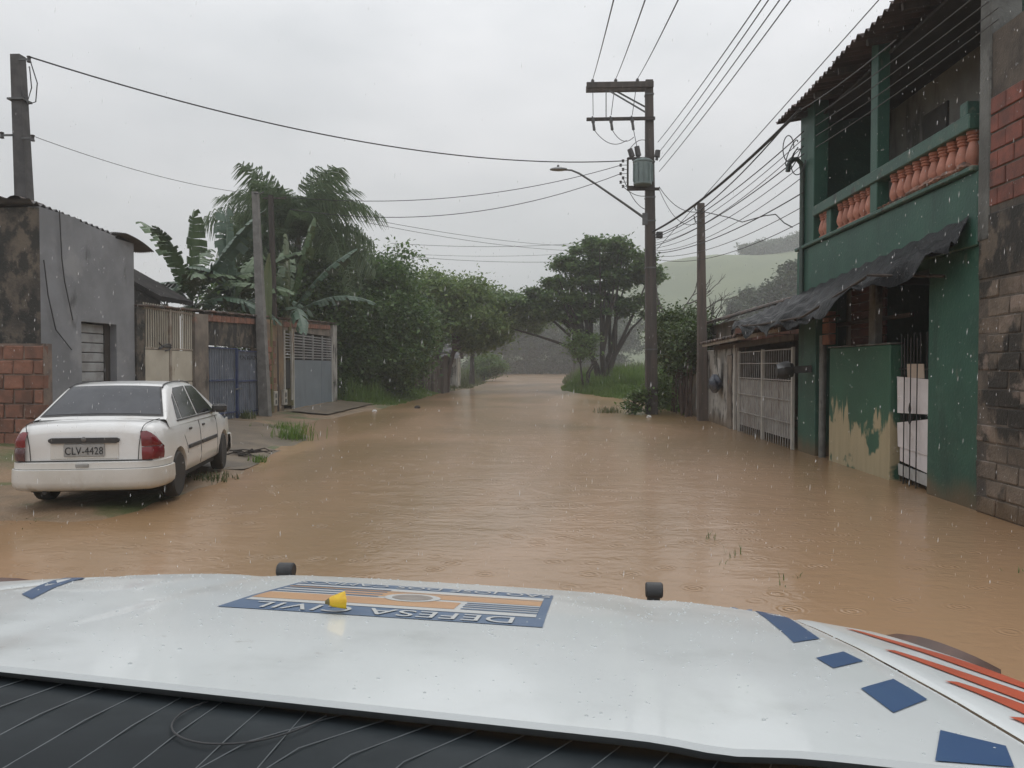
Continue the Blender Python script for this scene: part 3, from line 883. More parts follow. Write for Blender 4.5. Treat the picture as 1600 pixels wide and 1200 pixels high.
bag = thing('hanging_bundle', 'dark blue plastic bundle hung on the weathered wall', 'bundle', (4.75, 21.4, .9))
mb = MB()
rows = []
for i in range(9):
    t = i / 8
    rr = .30 * math.sin(math.pi * min(max(t, .04), .96)) ** .6
    rows.append([(4.68 + .5 * rr * math.cos(q) * (1 + .3 * math.sin(5 * q + t * 7)), 21.35 + 1.25 * rr * math.sin(q) * (1 + .28 * math.sin(3 * q + t * 5)), .90 + .52 * t) for q in np.linspace(0, 2 * math.pi, 19)[:-1]])
mb.grid(rows, True); mb.f.append(tuple(range(18))); mb.f.append(tuple(range(8 * 18, 9 * 18)))
build('bundle_body', mb, M['bag'], bag, True, 50)
build('cloth', MB().grid([[(4.78 - .06 * t, 21.0 + .14 * s_ - .2 * t + .3, 1.40 + .45 * t + .05 * math.sin(s_ * 3)) for s_ in np.linspace(-1, 1, 6)] for t in np.linspace(0, 1, 6)]), M['palecloth'], bag, True)

# brick house behind the carport
bh = thing('brick_house', 'small brick house with dark tile roof behind the low carport', 'house', (7.6, 24.2, 0))
build('wall', MB().box(5.5, 9.8, 22.6, 26.0, -.3, 3.0), M['oldplaster'], bh)
bb = Vector(bh.location)
BR2 = mesh_of('brick', MB().box(-.15, .15, -.04, .04, -.085, .085, .008)); BR2.materials.append(M['brick'])
for r_ in range(4):
    for k in range(8):
        put('brick', BR2, None, bh, Vector((5.67 + (.15 if r_ % 2 else 0) + k * .32, 22.585, 2.28 + r_ * .195)) - bb)
rf = build('roof', MB().add([(5.1, 22.2, 2.98), (5.1, 26.4, 2.98), (7.7, 26.4, 3.75), (7.7, 22.2, 3.75), (10.2, 22.2, 2.98), (10.2, 26.4, 2.98)], [(0, 1, 2, 3), (3, 2, 5, 4)]), M['tile'], bh)
tr = [[(x, .1 * math.cos(q), .296 * x + .07 * math.sin(q)) for q in np.linspace(0, math.pi, 6)] for x in (0, .7, 1.4, 2.1, 2.7)]
mb = MB(); mb.grid(tr); mb.grid([[(p[0], p[1] * .8, p[2] - .02) for p in r] for r in tr])
TL2 = mesh_of('roof_tile', mb, True, 60); TL2.materials.append(M['tile'])
for k in range(20):
    put('roof_tile', TL2, None, rf, Vector((5.02, 22.3 + k * .215, 2.99)) - bb)

# the measured street front lies a little farther along the street
for o in (house, gate, aw, mbx, bw): o.location.y += .25
for o in (wg, sh, ww, bag, bh): o.location.y += .32

# ============================================================ left side
XW = -8.56
def yl(px, X=XW):
    return X * 1200.0 / (px - 855.0)

# red block wall, near left
rb = thing('red_brick_wall', 'rough red hollow-brick wall beside the white car', 'wall', (-9.4, 12.3, -.2))
rl = Vector(rb.location)
build('core', MB().box(-12.5, -7.98, 12.205, 12.42, -.35, 2.02), M['mortar'], rb)
BLB = []
for k in range(3):
    mb = MB(); mb.box(-.16, .16, -.07, .07, -.112, .112, .012)
    mb.v = [(x + random.uniform(-.012, .012), y + random.uniform(-.007, .007), z + random.uniform(-.009, .009)) for x, y, z in mb.v]
    me = mesh_of('brick', mb); me.materials.append(M['brick']); BLB.append(me)
for r_ in range(9):
    z = -.05 + r_ * .24
    for k in range(13):
        x = -8.14 - (.17 if r_ % 2 else 0) - k * .34
        if r_ % 2 and k == 0:
            put('brick', random.choice(BLB), None, rb, Vector((-8.06, 12.255, z)) - rl, None, (.45, 1, 1))
        put('brick', random.choice(BLB), None, rb, Vector((x, 12.255 + random.uniform(-.012, .012), z)) - rl, (0, 0, random.uniform(-.012, .012)))

# grey plastered building with shutter
gh = thing('grey_building', 'plain grey plastered building with mouldy side wall and small shutter door', 'building', (-11, 14.5, 0))
sy0, sy1, sz = 14.17, 15.36, 2.5
build('street_wall', MB().box(-8.76, -8.56, 13.0, sy0, -.3, 4.42), M['greyplaster'], gh)
build('street_wall', MB().box(-8.76, -8.56, sy1, 16.05, -.3, 4.26), M['greyplaster'], gh)
build('street_wall', MB().add([(x, y, z) for x in (-8.76, -8.56) for (y, z) in ((sy0, sz), (sy1, sz), (sy1, 4.30), (sy0, 4.38))], [(0, 1, 2, 3), (7, 6, 5, 4), (0, 4, 5, 1), (2, 6, 7, 3), (1, 5, 6, 2), (0, 3, 7, 4)]), M['greyplaster'], gh)
build('side_wall', MB().box(-14.5, -8.555, 12.97, 12.998, -.3, 4.40), M['mouldwall'], gh)
build('back_wall', MB().box(-14.5, -8.76, 16.0, 16.05, -.3, 4.2), M['mouldwall'], gh)
for k in range(13):
    build('shutter_slat', MB().box(-8.75, -8.72, sy0 + .02, sy1 - .02, .02 + k * .19, .02 + k * .19 + .176, .012), M['gatesteel'], gh)
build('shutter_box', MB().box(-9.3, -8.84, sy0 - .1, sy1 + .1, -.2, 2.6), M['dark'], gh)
build('jamb', MB().box(-8.718, -8.70, 15.16, sy1, 0, sz), M['darkwood'], gh)
rows = []
for x in (-8.60, -10, -12, -14.6):
    rows.append([(x, y, 4.47 + (-8.60 - x) * .02 - (y - 12.9) * .055 + corr(x * 0 + y, .18, .03)) for y in np.arange(12.82, 16.3, .03)])
mb = MB(); mb.grid(rows); mb.grid([[(p[0], p[1], p[2] + .015) for p in r] for r in rows]); mb.grid([rows[0], [(p[0], p[1], p[2] + .015) for p in rows[0]]])
rf = build('roof', mb, M['greyroof'], gh, True, 60)
# curled sheet hanging over the far corner
rows = []
for t in np.linspace(0, 1, 10):
    rows.append([(-8.95 + .25 * s_, 15.45 + 1.15 * t, 4.37 - .05 * t - .16 * t ** 2.2 + corr(s_ * 1.2, .22, .03)) for s_ in np.linspace(0, 2.2, 26)])
mb = MB(); mb.grid(rows); mb.grid([[(p[0], p[1], p[2] + .012) for p in r] for r in rows])
build('roof_sheet', mb, M['greyroof'], rf, True, 60)
mb = MB()
for y in np.arange(12.9, 13.0, .2): pass
for k in range(18):
    x = -8.9 - k * .32
    rows = [[(x + .14 * math.cos(q), y, 4.50 + .085 * math.sin(q)) for q in np.linspace(0, math.pi, 7)] for y in (12.86, 13.5)]
    put_mb = MB(); put_mb.grid(rows); put_mb.grid([[(p[0], p[1], p[2] - .02) for p in r] for r in rows])
    build('ridge_tile', put_mb, M['tile'], rf, True, 60)
# loose service cable on the grey wall
def cable(name, pts, r, m_, label, parent=None, n=5, group=None, cat='wire'):
    o = build(name, MB().tube(pts, r, n), m_, parent, True)
    if parent is None: tag(o, label, cat, group)
    return o
cable('service_cable', [(-8.52, 13.5, 4.45), (-8.52, 13.55, 3.6), (-8.52, 13.62, 3.2), (-8.52, 13.85, 2.5)], .011, M['cable'], '', gh)
cable('service_cable', [(-8.52, 13.05, 3.5), (-8.52, 13.15, 2.9), (-8.52, 13.35, 2.3), (-8.52, 13.8, 1.95)], .011, M['cable'], '', gh)

# cream sheet gate with bars above
cg = thing('cream_gate', 'tall cream sheet-metal gate topped with rusty vertical bars', 'gate', (-8.55, 17.5, .2))
cgl = Vector(cg.location)
for a, b in ((16.42, 17.55), (17.66, 18.72)):
    build('sheet_panel', MB().box(-8.585, -8.56, a, b, 1.28, 2.02, .01), M['creamgate'], cg)
    build('sheet_panel', MB().box(-8.588, -8.563, a, b, .25, 1.265, .01), M['creamgate'], cg)
    build('rail', MB().box(-8.60, -8.55, a, b, 2.03, 2.07), M['rustbar'], cg)
    build('rail', MB().box(-8.60, -8.55, a, b, 2.92, 2.96), M['rustbar'], cg)
cb = mesh_of('bar', MB().box(-.012, .012, -.012, .012, 0, .98)); cb.materials.append(M['creamgate'])
for k in range(23):
    put('bar', cb, None, cg, Vector((-8.575, 16.45 + k * .102, 2.07)) - cgl)
build('post', MB().box(-8.62, -8.545, 17.56, 17.65, .1, 2.98), M['rustbar'], cg)
pts = [(-8.53, 17.3 + .28 * math.sin(t * 2.2) , 2.05 - .05 * math.cos(t * 3) + .02 * t) for t in np.linspace(0, 5, 24)]
build('chain', MB().tube(pts, .014, 5), M['ironblack'], cg, True)

# garden wall with coping, openings for the gates
gw = thing('garden_wall', 'stained plaster garden wall with pillars and tile coping behind the car', 'wall', (-8.6, 23.5, -.2))
zc = lambda y: 2.93 + (y - 16) * .030
def wallpart(nm, y0, y1, z0, m_, x0=-8.75, x1=-8.60, dz=0):
    vs = [(x, y, z) for x in (x0, x1) for (y, z) in ((y0, z0), (y1, z0), (y1, zc(y1) + dz), (y0, zc(y0) + dz))]
    return build(nm, MB().add(vs, [(0, 1, 2, 3), (7, 6, 5, 4), (0, 4, 5, 1), (2, 6, 7, 3), (1, 5, 6, 2), (0, 3, 7, 4)]), m_, gw)
wallpart('pillar', 16.06, 16.4, -.3, M['mouldwall'], -8.80, -8.52, -.05)
wallpart('pillar', 18.74, 19.5, -.3, M['oldplaster'], -8.82, -8.50, -.05)
wallpart('wall', 19.5, 23.15, 2.2, M['mouldwall'])
wallpart('pillar', 23.15, 25.05, -.3, M['ochre'], -8.82, -8.46, -.05)
wallpart('wall', 25.05, 31.05, 2.86, M['oldplaster'])
wallpart('pillar', 31.05, 31.6, -.3, M['whitewall'], -8.78, -8.48, -.05)
gl = Vector(gw.location)
BR3 = mesh_of('brick', MB().box(-.04, .04, -.135, .135, -.085, .085, .008)); BR3.materials.append(M['brick'])
for k in range(12):
    y = 19.7 + k * .29
    put('brick', BR3, None, gw, Vector((-8.585, y, zc(y) - .14)) - gl)
for k in range(20):
    y = 25.2 + k * .29
    put('brick', BR3, None, gw, Vector((-8.585, y, zc(y) - .16)) - gl)
for r_ in range(8):
    for k in range(3):
        if random.random() < .25: continue
        put('brick', BR3, None, gw, Vector((-8.45 + random.uniform(-.012, .002), 23.36 + k * .29 + (.14 if r_ % 2 else 0), 1.0 + r_ * .195)) - gl)
cop = mesh_of('coping_tile', MB().box(-.17, .17, -.19, .19, 0, .05, .012)); cop.materials.append(M['tile'])
for k in range(40):
    y = 16.25 + k * .392
    put('coping_tile', cop, None, gw, Vector((-8.66, y, zc(y) + .002 + .014 * (k % 2))) - gl, (R(1.7), random.uniform(-.02, .02), random.uniform(-.02, .02)))
# electricity and water meter boxes on the pillar
for (y, z, h) in ((24.05, .62, .46), (24.95, .62, .50)):
    b_ = build('meter_box', MB().box(-8.455, -8.36, y - .16, y + .16, z - h / 2, z + h / 2, .01), M['meter'], gw)
    build('meter_window', MB().box(-8.365, -8.352, y - .07, y + .07, z + .02, z + .16), M['iron'], b_)
    build('meter_window', MB().box(-8.365, -8.352, y - .07, y + .07, z - .17, z - .05), M['iron'], b_)

# blue corrugated gate
bg_ = thing('blue_gate', 'blue-grey corrugated sheet double gate with dark blue centre tube', 'gate', (-8.55, 21.3, 0))
def leaf(y0, y1, z0, z1):
    rows = []
    for z in np.linspace(z0, z1, 3):
        rows.append([(-8.56 + .022 * (1 if int((y - y0) / .075) % 2 else -1), y, z) for y in np.arange(y0, y1, .025)])
    mb = MB(); mb.grid(rows)
    return build('sheet_panel', mb, M['bluegate'], bg_)
leaf(19.58, 21.22, -.1, 2.16)
leaf(21.34, 22.98, -.2, 2.10)
for z in (.35, 1.25, 2.12):
    build('rail', MB().box(-8.53, -8.50, 19.56, 21.24, z, z + .035), M['bluetube'], bg_)
    build('rail', MB().box(-8.53, -8.50, 21.32, 23.0, z - .05, z - .015), M['bluetube'], bg_)
build('centre_tube', MB().box(-8.52, -8.46, 21.25, 21.31, -.1, 2.15), M['bluetube'], bg_)
build('latch', MB().tube([(-8.45, 21.1, 1.0), (-8.44, 21.3, 1.02), (-8.45, 21.5, 1.0)], .018, 6), M['iron'], bg_, True)
# strings of barbed wire scraps on top
pts = [(-8.5 + .03 * math.sin(t * 9), 21.5 + t * .24, 1.9 + .06 * math.sin(t * 7)) for t in np.linspace(0, 6, 40)]
build('barbed_wire', MB().tube(pts, .008, 4), M['ironblack'], bg_)

# grey panel gate with slatted top
gg = thing('grey_gate', 'grey steel garage gate with slatted top beside the tree thicket', 'gate', (-8.5, 28, 0))
gy0, gy1 = 26.2, 30.85
build('sheet_panel', MB().box(-8.53, -8.50, gy0, (gy0 + gy1) / 2 + .9, .12, 1.86, .008), M['greygate'], gg)
build('sheet_panel', MB().box(-8.53, -8.50, (gy0 + gy1) / 2 + .94, gy1, .10, 1.86, .008), M['greygate'], gg)
for k in range(9):
    build('slat', MB().box(-8.53, -8.505, gy0, gy1, 1.93 + k * .098, 1.93 + k * .098 + .036), M['gatesteel'], gg)
for y in (gy0, gy0 + 1.1, gy0 + 2.2, gy0 + 3.4, gy1):
    build('upright', MB().box(-8.545, -8.49, y - .03, y + .03, 1.87, 2.82), M['gatesteel'], gg)
build('frame', MB().box(-8.55, -8.47, gy0 - .12, gy0 - .04, .05, 2.85), M['whitegate'], gg)
build('frame', MB().box(-8.55, -8.47, gy1 + .04, gy1 + .1, .05, 2.85), M['whitegate'], gg)
# narrow side panel
build('side_frame', MB().box(-8.55, -8.46, 25.14, 25.22, .5, 2.85), M['whitegate'], gg)
build('side_frame', MB().box(-8.55, -8.46, 25.9, 25.98, .5, 2.85), M['whitegate'], gg)
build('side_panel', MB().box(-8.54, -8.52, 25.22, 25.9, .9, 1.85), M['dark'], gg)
for k in range(9):
    build('slat', MB().box(-8.53, -8.505, 25.22, 25.9, 1.93 + k * .098, 1.93 + k * .098 + .036), M['gatesteel'], gg)
build('dark_backing', MB().box(-8.80, -8.765, 25.06, 31.04, -.2, 2.86), M['dark'], gg)  # dark sheet added to block bright gaps between the slats
build('kerb_block', MB().box(-8.2, -7.3, 25.2, 25.9, -.1, .14, .03), M['concrete'], gg)

# house behind the garden wall: roof edge sloping down
hb = thing('rear_house', 'low dark-roofed house behind the cream gate beside the banana plants', 'house', (-12, 20, 0))
build('wall', MB().box(-15, -9.8, 19.2, 20.6, -.2, 3.2), M['oldplaster'], hb)
mb = MB().add([(-9.5, 19.0, 3.30), (-9.5, 20.8, 3.30), (-12.5, 20.8, 4.95), (-12.5, 19.0, 4.95), (-15.6, 19.0, 3.4), (-15.6, 20.8, 3.4),
               (-9.5, 19.0, 3.42), (-9.5, 20.8, 3.42), (-12.5, 20.8, 5.08), (-12.5, 19.0, 5.08), (-15.6, 19.0, 3.52), (-15.6, 20.8, 3.52)],
              [(0, 1, 2, 3), (3, 2, 5, 4), (6, 7, 8, 9), (9, 8, 11, 10), (0, 6, 9, 3), (3, 9, 10, 4), (0, 1, 7, 6)])
build('roof', mb, M['oldroof'], hb)
build('gable', MB().prism([(-9.6, 2.4), (-15.2, 2.4), (-15.4, 3.42), (-12.5, 4.93), (-9.6, 3.34)], lambda p: (p[0], 19.12, p[1]), lambda p: (p[0], 19.19, p[1])), M['mouldwall'], hb)

for o in (rb, gh, cg, gw, bg_, gg, hb): o.location.x -= .25
# left poles
lp = thing('concrete_pole', 'dark leaning concrete pole rising behind the grey building', 'pole', (-11.0, 16.3, 0))
mb = MB()
def taper_box(mb, a, b, wa, wb):
    a, b = Vector(a), Vector(b)
    vs = []
    for p, w_ in ((a, wa), (b, wb)):
        for sx, sy in ((-1, -1), (1, -1), (1, 1), (-1, 1)):
            vs.append((p.x + sx * w_ / 2, p.y + sy * w_ / 2, p.z))
    return mb.add(vs, [(0, 3, 2, 1), (4, 5, 6, 7), (0, 1, 5, 4), (1, 2, 6, 5), (2, 3, 7, 6), (3, 0, 4, 7)])
pb = at(38, 310, 16.3); pt = at(28, 87, 16.3)
d_ = (pt - pb) / (pt.z - pb.z)
base = pb - d_ * (pb.z + .1)
taper_box(mb, base, pt, .36, .21)
build('shaft', mb, M['darkpole'], lp)
for z, s_ in ((pt.z - .14, 1), (pt.z - 1.82, 1), (pt.z - 1.75, -1)):
    c = base + d_ * (z - base.z)
    build('bracket', MB().bar((c.x + .1 * s_, c.y - .14, z), (c.x + .34 * s_, c.y - .14, z), .03, .04), M['iron'], lp)
    build('insulator', MB().lathe([(.03, -.07), (.05, -.06), (.035, -.02), (.035, .02), (.05, .06), (.03, .07)], 8, (c.x + .34 * s_, c.y - .14, z)), M['porcelain'], lp, True)
c = base + d_ * (pt.z - .8 - base.z)
build('cable_loop', MB().tube([(c.x + .36, c.y - .15, pt.z - .2), (c.x + .50, c.y - .15, pt.z - .65), (c.x + .46, c.y - .15, pt.z - 1.05), (c.x + .3, c.y - .15, pt.z - 1.1), (c.x + .14, c.y - .15, pt.z - .85)], .012, 5), M['cable'], lp, True)
build('cable_loop', MB().tube([(c.x + .34, c.y - .16, pt.z - .3), (c.x + .38, c.y - .16, pt.z - .75), (c.x + .3, c.y - .16, pt.z - 1.0), (c.x + .13, c.y - .16, pt.z - .8)], .012, 5), M['cable'], lp, True)
build('band', MB().box(c.x - .17, c.x + .17, c.y - .17, c.y + .17, pt.z - .99, pt.z - .95), M['iron'], lp)
LPT = Vector((c.x + .36, c.y - .15, pt.z - .1)); LPM = Vector((base.x + d_.x * 5 + .36, 16.15, pt.z - 1.8))

sp = thing('concrete_pole', 'pale grey leaning concrete post at the garden wall between blue and grey gates', 'pole', (-8.6, 22.95, 0))
a = at(416, 600, 22.9); b = at(399, 300, 22.9)
taper_box(mb := MB(), (a.x - .02, a.y, -.2), b, .30, .17)
build('shaft', mb, M['conpole'], sp)
build('cap_hook', MB().tube([(b.x, b.y - .1, b.z - .05), (b.x + .2, b.y - .12, b.z - .08), (b.x + .3, b.y - .1, b.z - .02)], .02, 6), M['iron'], sp, True)
SPT = Vector((b.x + .3, b.y - .1, b.z - .02))
dp = thing('wooden_post', 'thin dark wooden post standing behind the pale grey leaning post', 'post', at(428, 600, 24.5))
a = at(430, 600, 24.5); b = at(423, 305, 24.5)
build('shaft', MB().tube([(a.x, a.y, -.1), (a.x, a.y, 2), b], [.13, .12, .09], 8), M['darkwood'], dp, True)
build('crossbar', MB().bar((b.x - .25, b.y, b.z - .1), (b.x + .5, b.y, b.z - .1), .05, .05), M['darkwood'], dp)
DPT = Vector((b.x + .4, b.y, b.z - .05))

# shed and white hut in the thicket
shd = thing('plank_shed', 'dark plank shed under the trees on the left bank', 'shed', (-7.9, 47, 0))
sdl = Vector(shd.location)
for k in range(16):
    x = -9.4 + k * .2
    build('plank', MB().box(x, x + .17, 46.0 + .01 * (k % 3), 46.05 + .01 * (k % 3), 0, 2.1 + .12 * (k % 2)), M['wood'] if k % 3 else M['darkwood'], shd)
for k in range(11):
    y = 46.1 + k * .26
    build('plank', MB().box(-6.28, -6.24, y, y + .22, 0, 2.2 + .07 * (k % 3)), M['wood'], shd)
build('roof', MB().add([(-9.7, 45.7, 2.55), (-6.0, 45.7, 2.35), (-6.0, 49.2, 2.45), (-9.7, 49.2, 2.65), (-9.7, 45.7, 2.62), (-6.0, 45.7, 2.42), (-6.0, 49.2, 2.52), (-9.7, 49.2, 2.72)], [(0, 1, 2, 3), (4, 5, 6, 7), (0, 1, 5, 4), (1, 2, 6, 5), (2, 3, 7, 6), (3, 0, 4, 7)]), M['greyroof'], shd)
hut = thing('white_hut', 'small white walled hut behind the forked tree on the left bank', 'hut', (-8.2, 57, 0))
build('wall', MB().box(-10.5, -6.6, 55.4, 58.4, -.1, 2.3), M['whitewall'], hut)
build('gable', MB().prism([(55.4, 2.3), (58.4, 2.3), (56.9, 3.15)], lambda p: (-6.62, *p), lambda p: (-10.4, *p)), M['board'], hut)
build('roof', MB().add([(-6.4, 55.1, 2.2), (-6.4, 56.9, 3.25), (-6.4, 58.7, 2.2), (-10.8, 55.1, 2.2), (-10.8, 56.9, 3.25), (-10.8, 58.7, 2.2)], [(0, 1, 4, 3), (1, 2, 5, 4)]), M['greyroof'], hut)
build('door', MB().box(-6.6, -6.57, 56.4, 57.3, 0, 1.95), M['creamgate'], hut)
build('post', MB().box(-6.5, -6.4, 55.2, 55.3, 0, 2.25), M['whitegate'], hut)

# ============================================================ white sedan (local frame: x right, y forward from rear, z up)
car = thing('parked_car', 'white four-door sedan with black number plate letters parked at the flood edge', 'car', (-5.18, 8.34, .03), R(11))
car.rotation_euler = (R(.3), R(0.0), R(11))
RW, FW, WR = .82, 3.26, .285
def W(s):
    return float(np.interp(s, [.045, .06, .09, .13, .19, .28, .42, .8, 3.2, 3.5, 3.75, 3.9, 4.0, 4.03], [.640, .682, .728, .760, .782, .795, .803, .806, .806, .795, .77, .72, .62, .55]))
def ZT(s):
    return float(np.interp(s, [.045, .06, .10, .16, .25, .55, .8, 2.8, 3.05, 3.4, 3.7, 3.9, 4.0, 4.03], [.865, .90, .940, .964, .978, .985, .96, .955, .955, .90, .83, .76, .68, .62]))
def ZS(s):
    return float(np.interp(s, [.045, .10, .3, 1.0, 2.6, 3.2, 3.8, 4.03], [.84, .87, .895, .90, .875, .85, .72, .58]))
def arch(s):
    z = 0
    for c in (RW, FW):
        d = abs(s - c)
        if d < .345: z = max(z, .27 + math.sqrt(.345 ** 2 - d * d))
    return z
st = sorted(set([round(x, 3) for x in list(np.arange(.045, 4.03, .035)) + [.05, .06, .075, .09, 4.0, 4.02, 4.03] + [RW - .3449, RW + .3449, FW - .3449, FW + .3449, RW - .33, RW + .33, FW - .33, FW + .33]]))
rows = []
for s in st:
    w_, zt, zs, az = W(s), ZT(s), ZS(s), arch(s)
    zb = .235
    prof = [(w_ * .90, zb), (w_ * .982, zb + .06), (w_ * 1.0, .42), (w_ * 1.0, .54), (w_ * .992, .66), (w_ * .978, .78), (w_ * .950, zs - .02), (w_ * .905, zs + (zt - zs) * .42), (w_ * .83, zt - .016), (w_ * .5, zt + .004), (0, zt + .012)]
    pr = []
    for i, (x, z) in enumerate(prof):
        z2 = max(z, az + .004 * i) if az > 0 else z
        z2 = min(z2, zt + .012)
        pr.append((x, s, z2))
    full = [(-x, y, z) for x, y, z in pr] + [(x, y, z) for x, y, z in pr[::-1][1:]]
    rows.append(full)
mb = MB(); mb.grid(rows)
n0 = len(rows[0]); mb.f.append(tuple(range(n0))); mb.f.append(tuple(range((len(rows) - 1) * n0, len(rows) * n0)))
build('body', mb, M['carwhite'], car, True, 48, local=True)
# dark underside and wheel wells
mb = MB().box(-.60, .60, .12, 3.9, .20, .60)
mb.box(-.74, .74, 1.25, 2.85, .20, .40)
build('underbody', mb, M['gap'], car, local=True)
# cabin
def HW(z): return .765 - (z - .90) * .40
def ZR(s): return float(np.interp(s, [.52, .60, .80, 1.0, 1.10, 1.2, 1.6, 2.0, 2.25, 2.38, 2.6, 2.85, 3.06], [.985, 1.03, 1.175, 1.315, 1.365, 1.385, 1.405, 1.40, 1.375, 1.335, 1.21, 1.07, .955]))
rows = []
for s in np.linspace(.52, 3.06, 64):
    zr = ZR(s)
    h = zr - .90
    base = [(HW(.88), .88), (HW(.90 + h * .35), .90 + h * .35), (HW(.90 + h * .70), .90 + h * .70), (HW(.9 + h * .88), .90 + h * .88), (HW(.9 + h * .97) - .022, .90 + h * .965), (HW(zr) - .085, zr - .006), (HW(zr) * .5, zr + .006), (0, zr + .01)]
    pr = [(x, s, z) for x, z in base]
    rows.append([(-x, y, z) for x, y, z in pr] + [(x, y, z) for x, y, z in pr[::-1][1:]])
mb = MB(); mb.grid(rows)
build('cabin', mb, M['carwhite'], car, True, 50, local=True)
# rear window and windscreen follow the sloped cabin ends
def slope_patch(nm, s0, s1, in0, in1, m_, off=.008, nn=12):
    rows = []
    for i in range(nn):
        t = i / (nn - 1); s = s0 + (s1 - s0) * t
        zr = ZR(s); xw = HW(zr) - .085 + (in0 + (in1 - in0) * t)
        ds = 1 if s1 > s0 else -1
        k = (ZR(s + .02) - ZR(s - .02)) / .04
        nv = Vector((0, -k, 1)).normalized()
        r = []
        for u in np.linspace(-1, 1, 13):
            z = zr - .006 + .016 * (1 - u * u) 
            r.append((u * xw, s + nv.y * off, z + nv.z * off))
        rows.append(r)
    mb = MB(); mb.grid(rows)
    return build(nm, mb, m_, car, True, 60, local=True)
slope_patch('window_seal', .575, 1.085, .055, .03, M['cardark'], .006)
slope_patch('rear_window', .605, 1.065, .028, .008, M['rearglass'], .011)
slope_patch('windscreen', 2.36, 2.98, .03, .05, M['glass'], .008)
# side windows on the tumblehome plane
def side_poly(nm, poly, m_, off, sides=(1, -1), par=None):
    for sg in sides:
        f0 = lambda p: (sg * (HW(p[1]) + off), p[0], p[1])
        f1 = lambda p: (sg * (HW(p[1]) - .01), p[0], p[1])
        build(nm, MB().prism(poly, f0, f1), m_, par or car, local=True)
side_poly('quarter_window', [(.93, .955), (1.10, .955), (1.16, 1.26), (1.09, 1.22)], M['glass'], .006)
side_poly('rear_door_window', [(1.15, .955), (1.83, .955), (1.80, 1.345), (1.30, 1.335), (1.21, 1.28)], M['glass'], .006)
side_poly('front_door_window', [(1.90, .955), (2.78, .955), (2.70, 1.02), (2.30, 1.29), (2.19, 1.335), (1.87, 1.345)], M['glass'], .006)
side_poly('window_trim', [(.90, .930), (2.84, .930), (2.84, .945), (.90, .945)], M['cardark'], .012)
# roof gutters
for sg in (-1, 1):
    pts = [(sg * (HW(ZR(s)) - .045), s, ZR(s) + .004) for s in np.linspace(1.05, 2.3, 14)]
    build('roof_gutter', MB().tube(pts, .009, 5), M['cardark'], car, True, local=True)
# door shut lines, fuel flap, mouldings, handles on both sides
def side_x(s, z):
    w_ = W(s)
    return float(np.interp(z, [.235, .295, .42, .54, .66, .78, ZS(s) - .015, .93], [w_ * .90, w_ * .982, w_, w_, w_ * .992, w_ * .978, w_ * .955, w_ * .915]))
def side_line(nm, pts, r, m_):
    for sg in (-1, 1):
        build(nm, MB().tube([(sg * (side_x(s, z) + .0005), s, z) for s, z in pts], r, 5), m_, car, True, local=True)
side_line('shut_line', [(1.86, z) for z in np.linspace(.30, .93, 9)], .0045, M['gap'])
side_line('shut_line', [(2.82, z) for z in np.linspace(.30, .90, 9)], .0045, M['gap'])
side_line('shut_line', [(1.20, .50), (1.19, .60), (1.10, .72), (1.08, .93)], .0045, M['gap'])
side_line('shut_line', [(s, .262) for s in np.linspace(1.2, 2.85, 8)], .006, M['gap'])
for sg in (-1, 1):
    for a, b in ((1.24, 1.83), (1.89, 2.78)):
        rows = []
        for s in np.linspace(a, b, 8):
            rows.append([(sg * (side_x(s, z) + o_), s, z) for z, o_ in ((.545, .001), (.55, .014), (.595, .014), (.60, .001))])
        mb = MB(); mb.grid(rows)
        build('side_moulding', mb, M['cardark'], car, local=True)
    for s in (1.33, 2.0):
        build('door_handle', MB().box(sg * (side_x(s, .80) - .005), sg * (side_x(s, .80) + .016), s, s + .11, .785, .815, .008), M['cardark'], car, local=True)
    # mirrors
    mb = MB().box(sg * .77, sg * .97, 2.60, 2.72, .93, 1.05, .03)
    mb.box(sg * .70, sg * .80, 2.64, 2.70, .935, .96)
    build('mirror', mb, M['cardark'], car, local=True)
# rear bumper
plan = [(0, -.035), (.25, -.033), (.45, -.025), (.6, -.005), (.70, .035), (.765, .10), (.80, .19), (.818, .30), (.822, .40), (.822, .475)]
plan = [(-x, s) for x, s in plan[::-1][:-1]] + plan
def sweep(plan, prof):
    rows = []
    for z, o_ in prof:
        r = []
        for i, (x, s) in enumerate(plan):
            a = Vector(plan[max(i - 1, 0)]); b = Vector(plan[min(i + 1, len(plan) - 1)])
            t = (b - a).normalized(); nv = Vector((t.y, -t.x))
            r.append((x + nv.x * o_, s + nv.y * o_, z))
        rows.append(r)
    mb = MB(); mb.grid(rows)
    return mb
build('rear_bumper', sweep(plan, [(.545, -.10), (.547, -.02), (.540, -.004), (.480, .000), (.470, .003), (.462, .020), (.33, .026), (.275, .016), (.235, -.02), (.215, -.09)]), M['carbumper'], car, True, 40, local=True)
build('bumper_crease', sweep(plan[1:-1], [(.474, .0045), (.466, .0045)]), M['gap'], car, local=True)  # near-black strip painting shade into the bumper crease
build('bumper_notch', MB().box(-.07, .07, -.047, -.03, .492, .532, .006), M['plate'], car, local=True)
# front bumper
planf = [(-.815, 3.62), (-.80, 3.78), (-.74, 3.93), (-.55, 4.03), (0, 4.07), (.55, 4.03), (.74, 3.93), (.80, 3.78), (.815, 3.62)][::-1]
build('front_bumper', sweep(planf, [(.52, -.05), (.52, 0), (.46, .01), (.30, .012), (.22, -.04)]), M['carbumper'], car, True, 40, local=True)
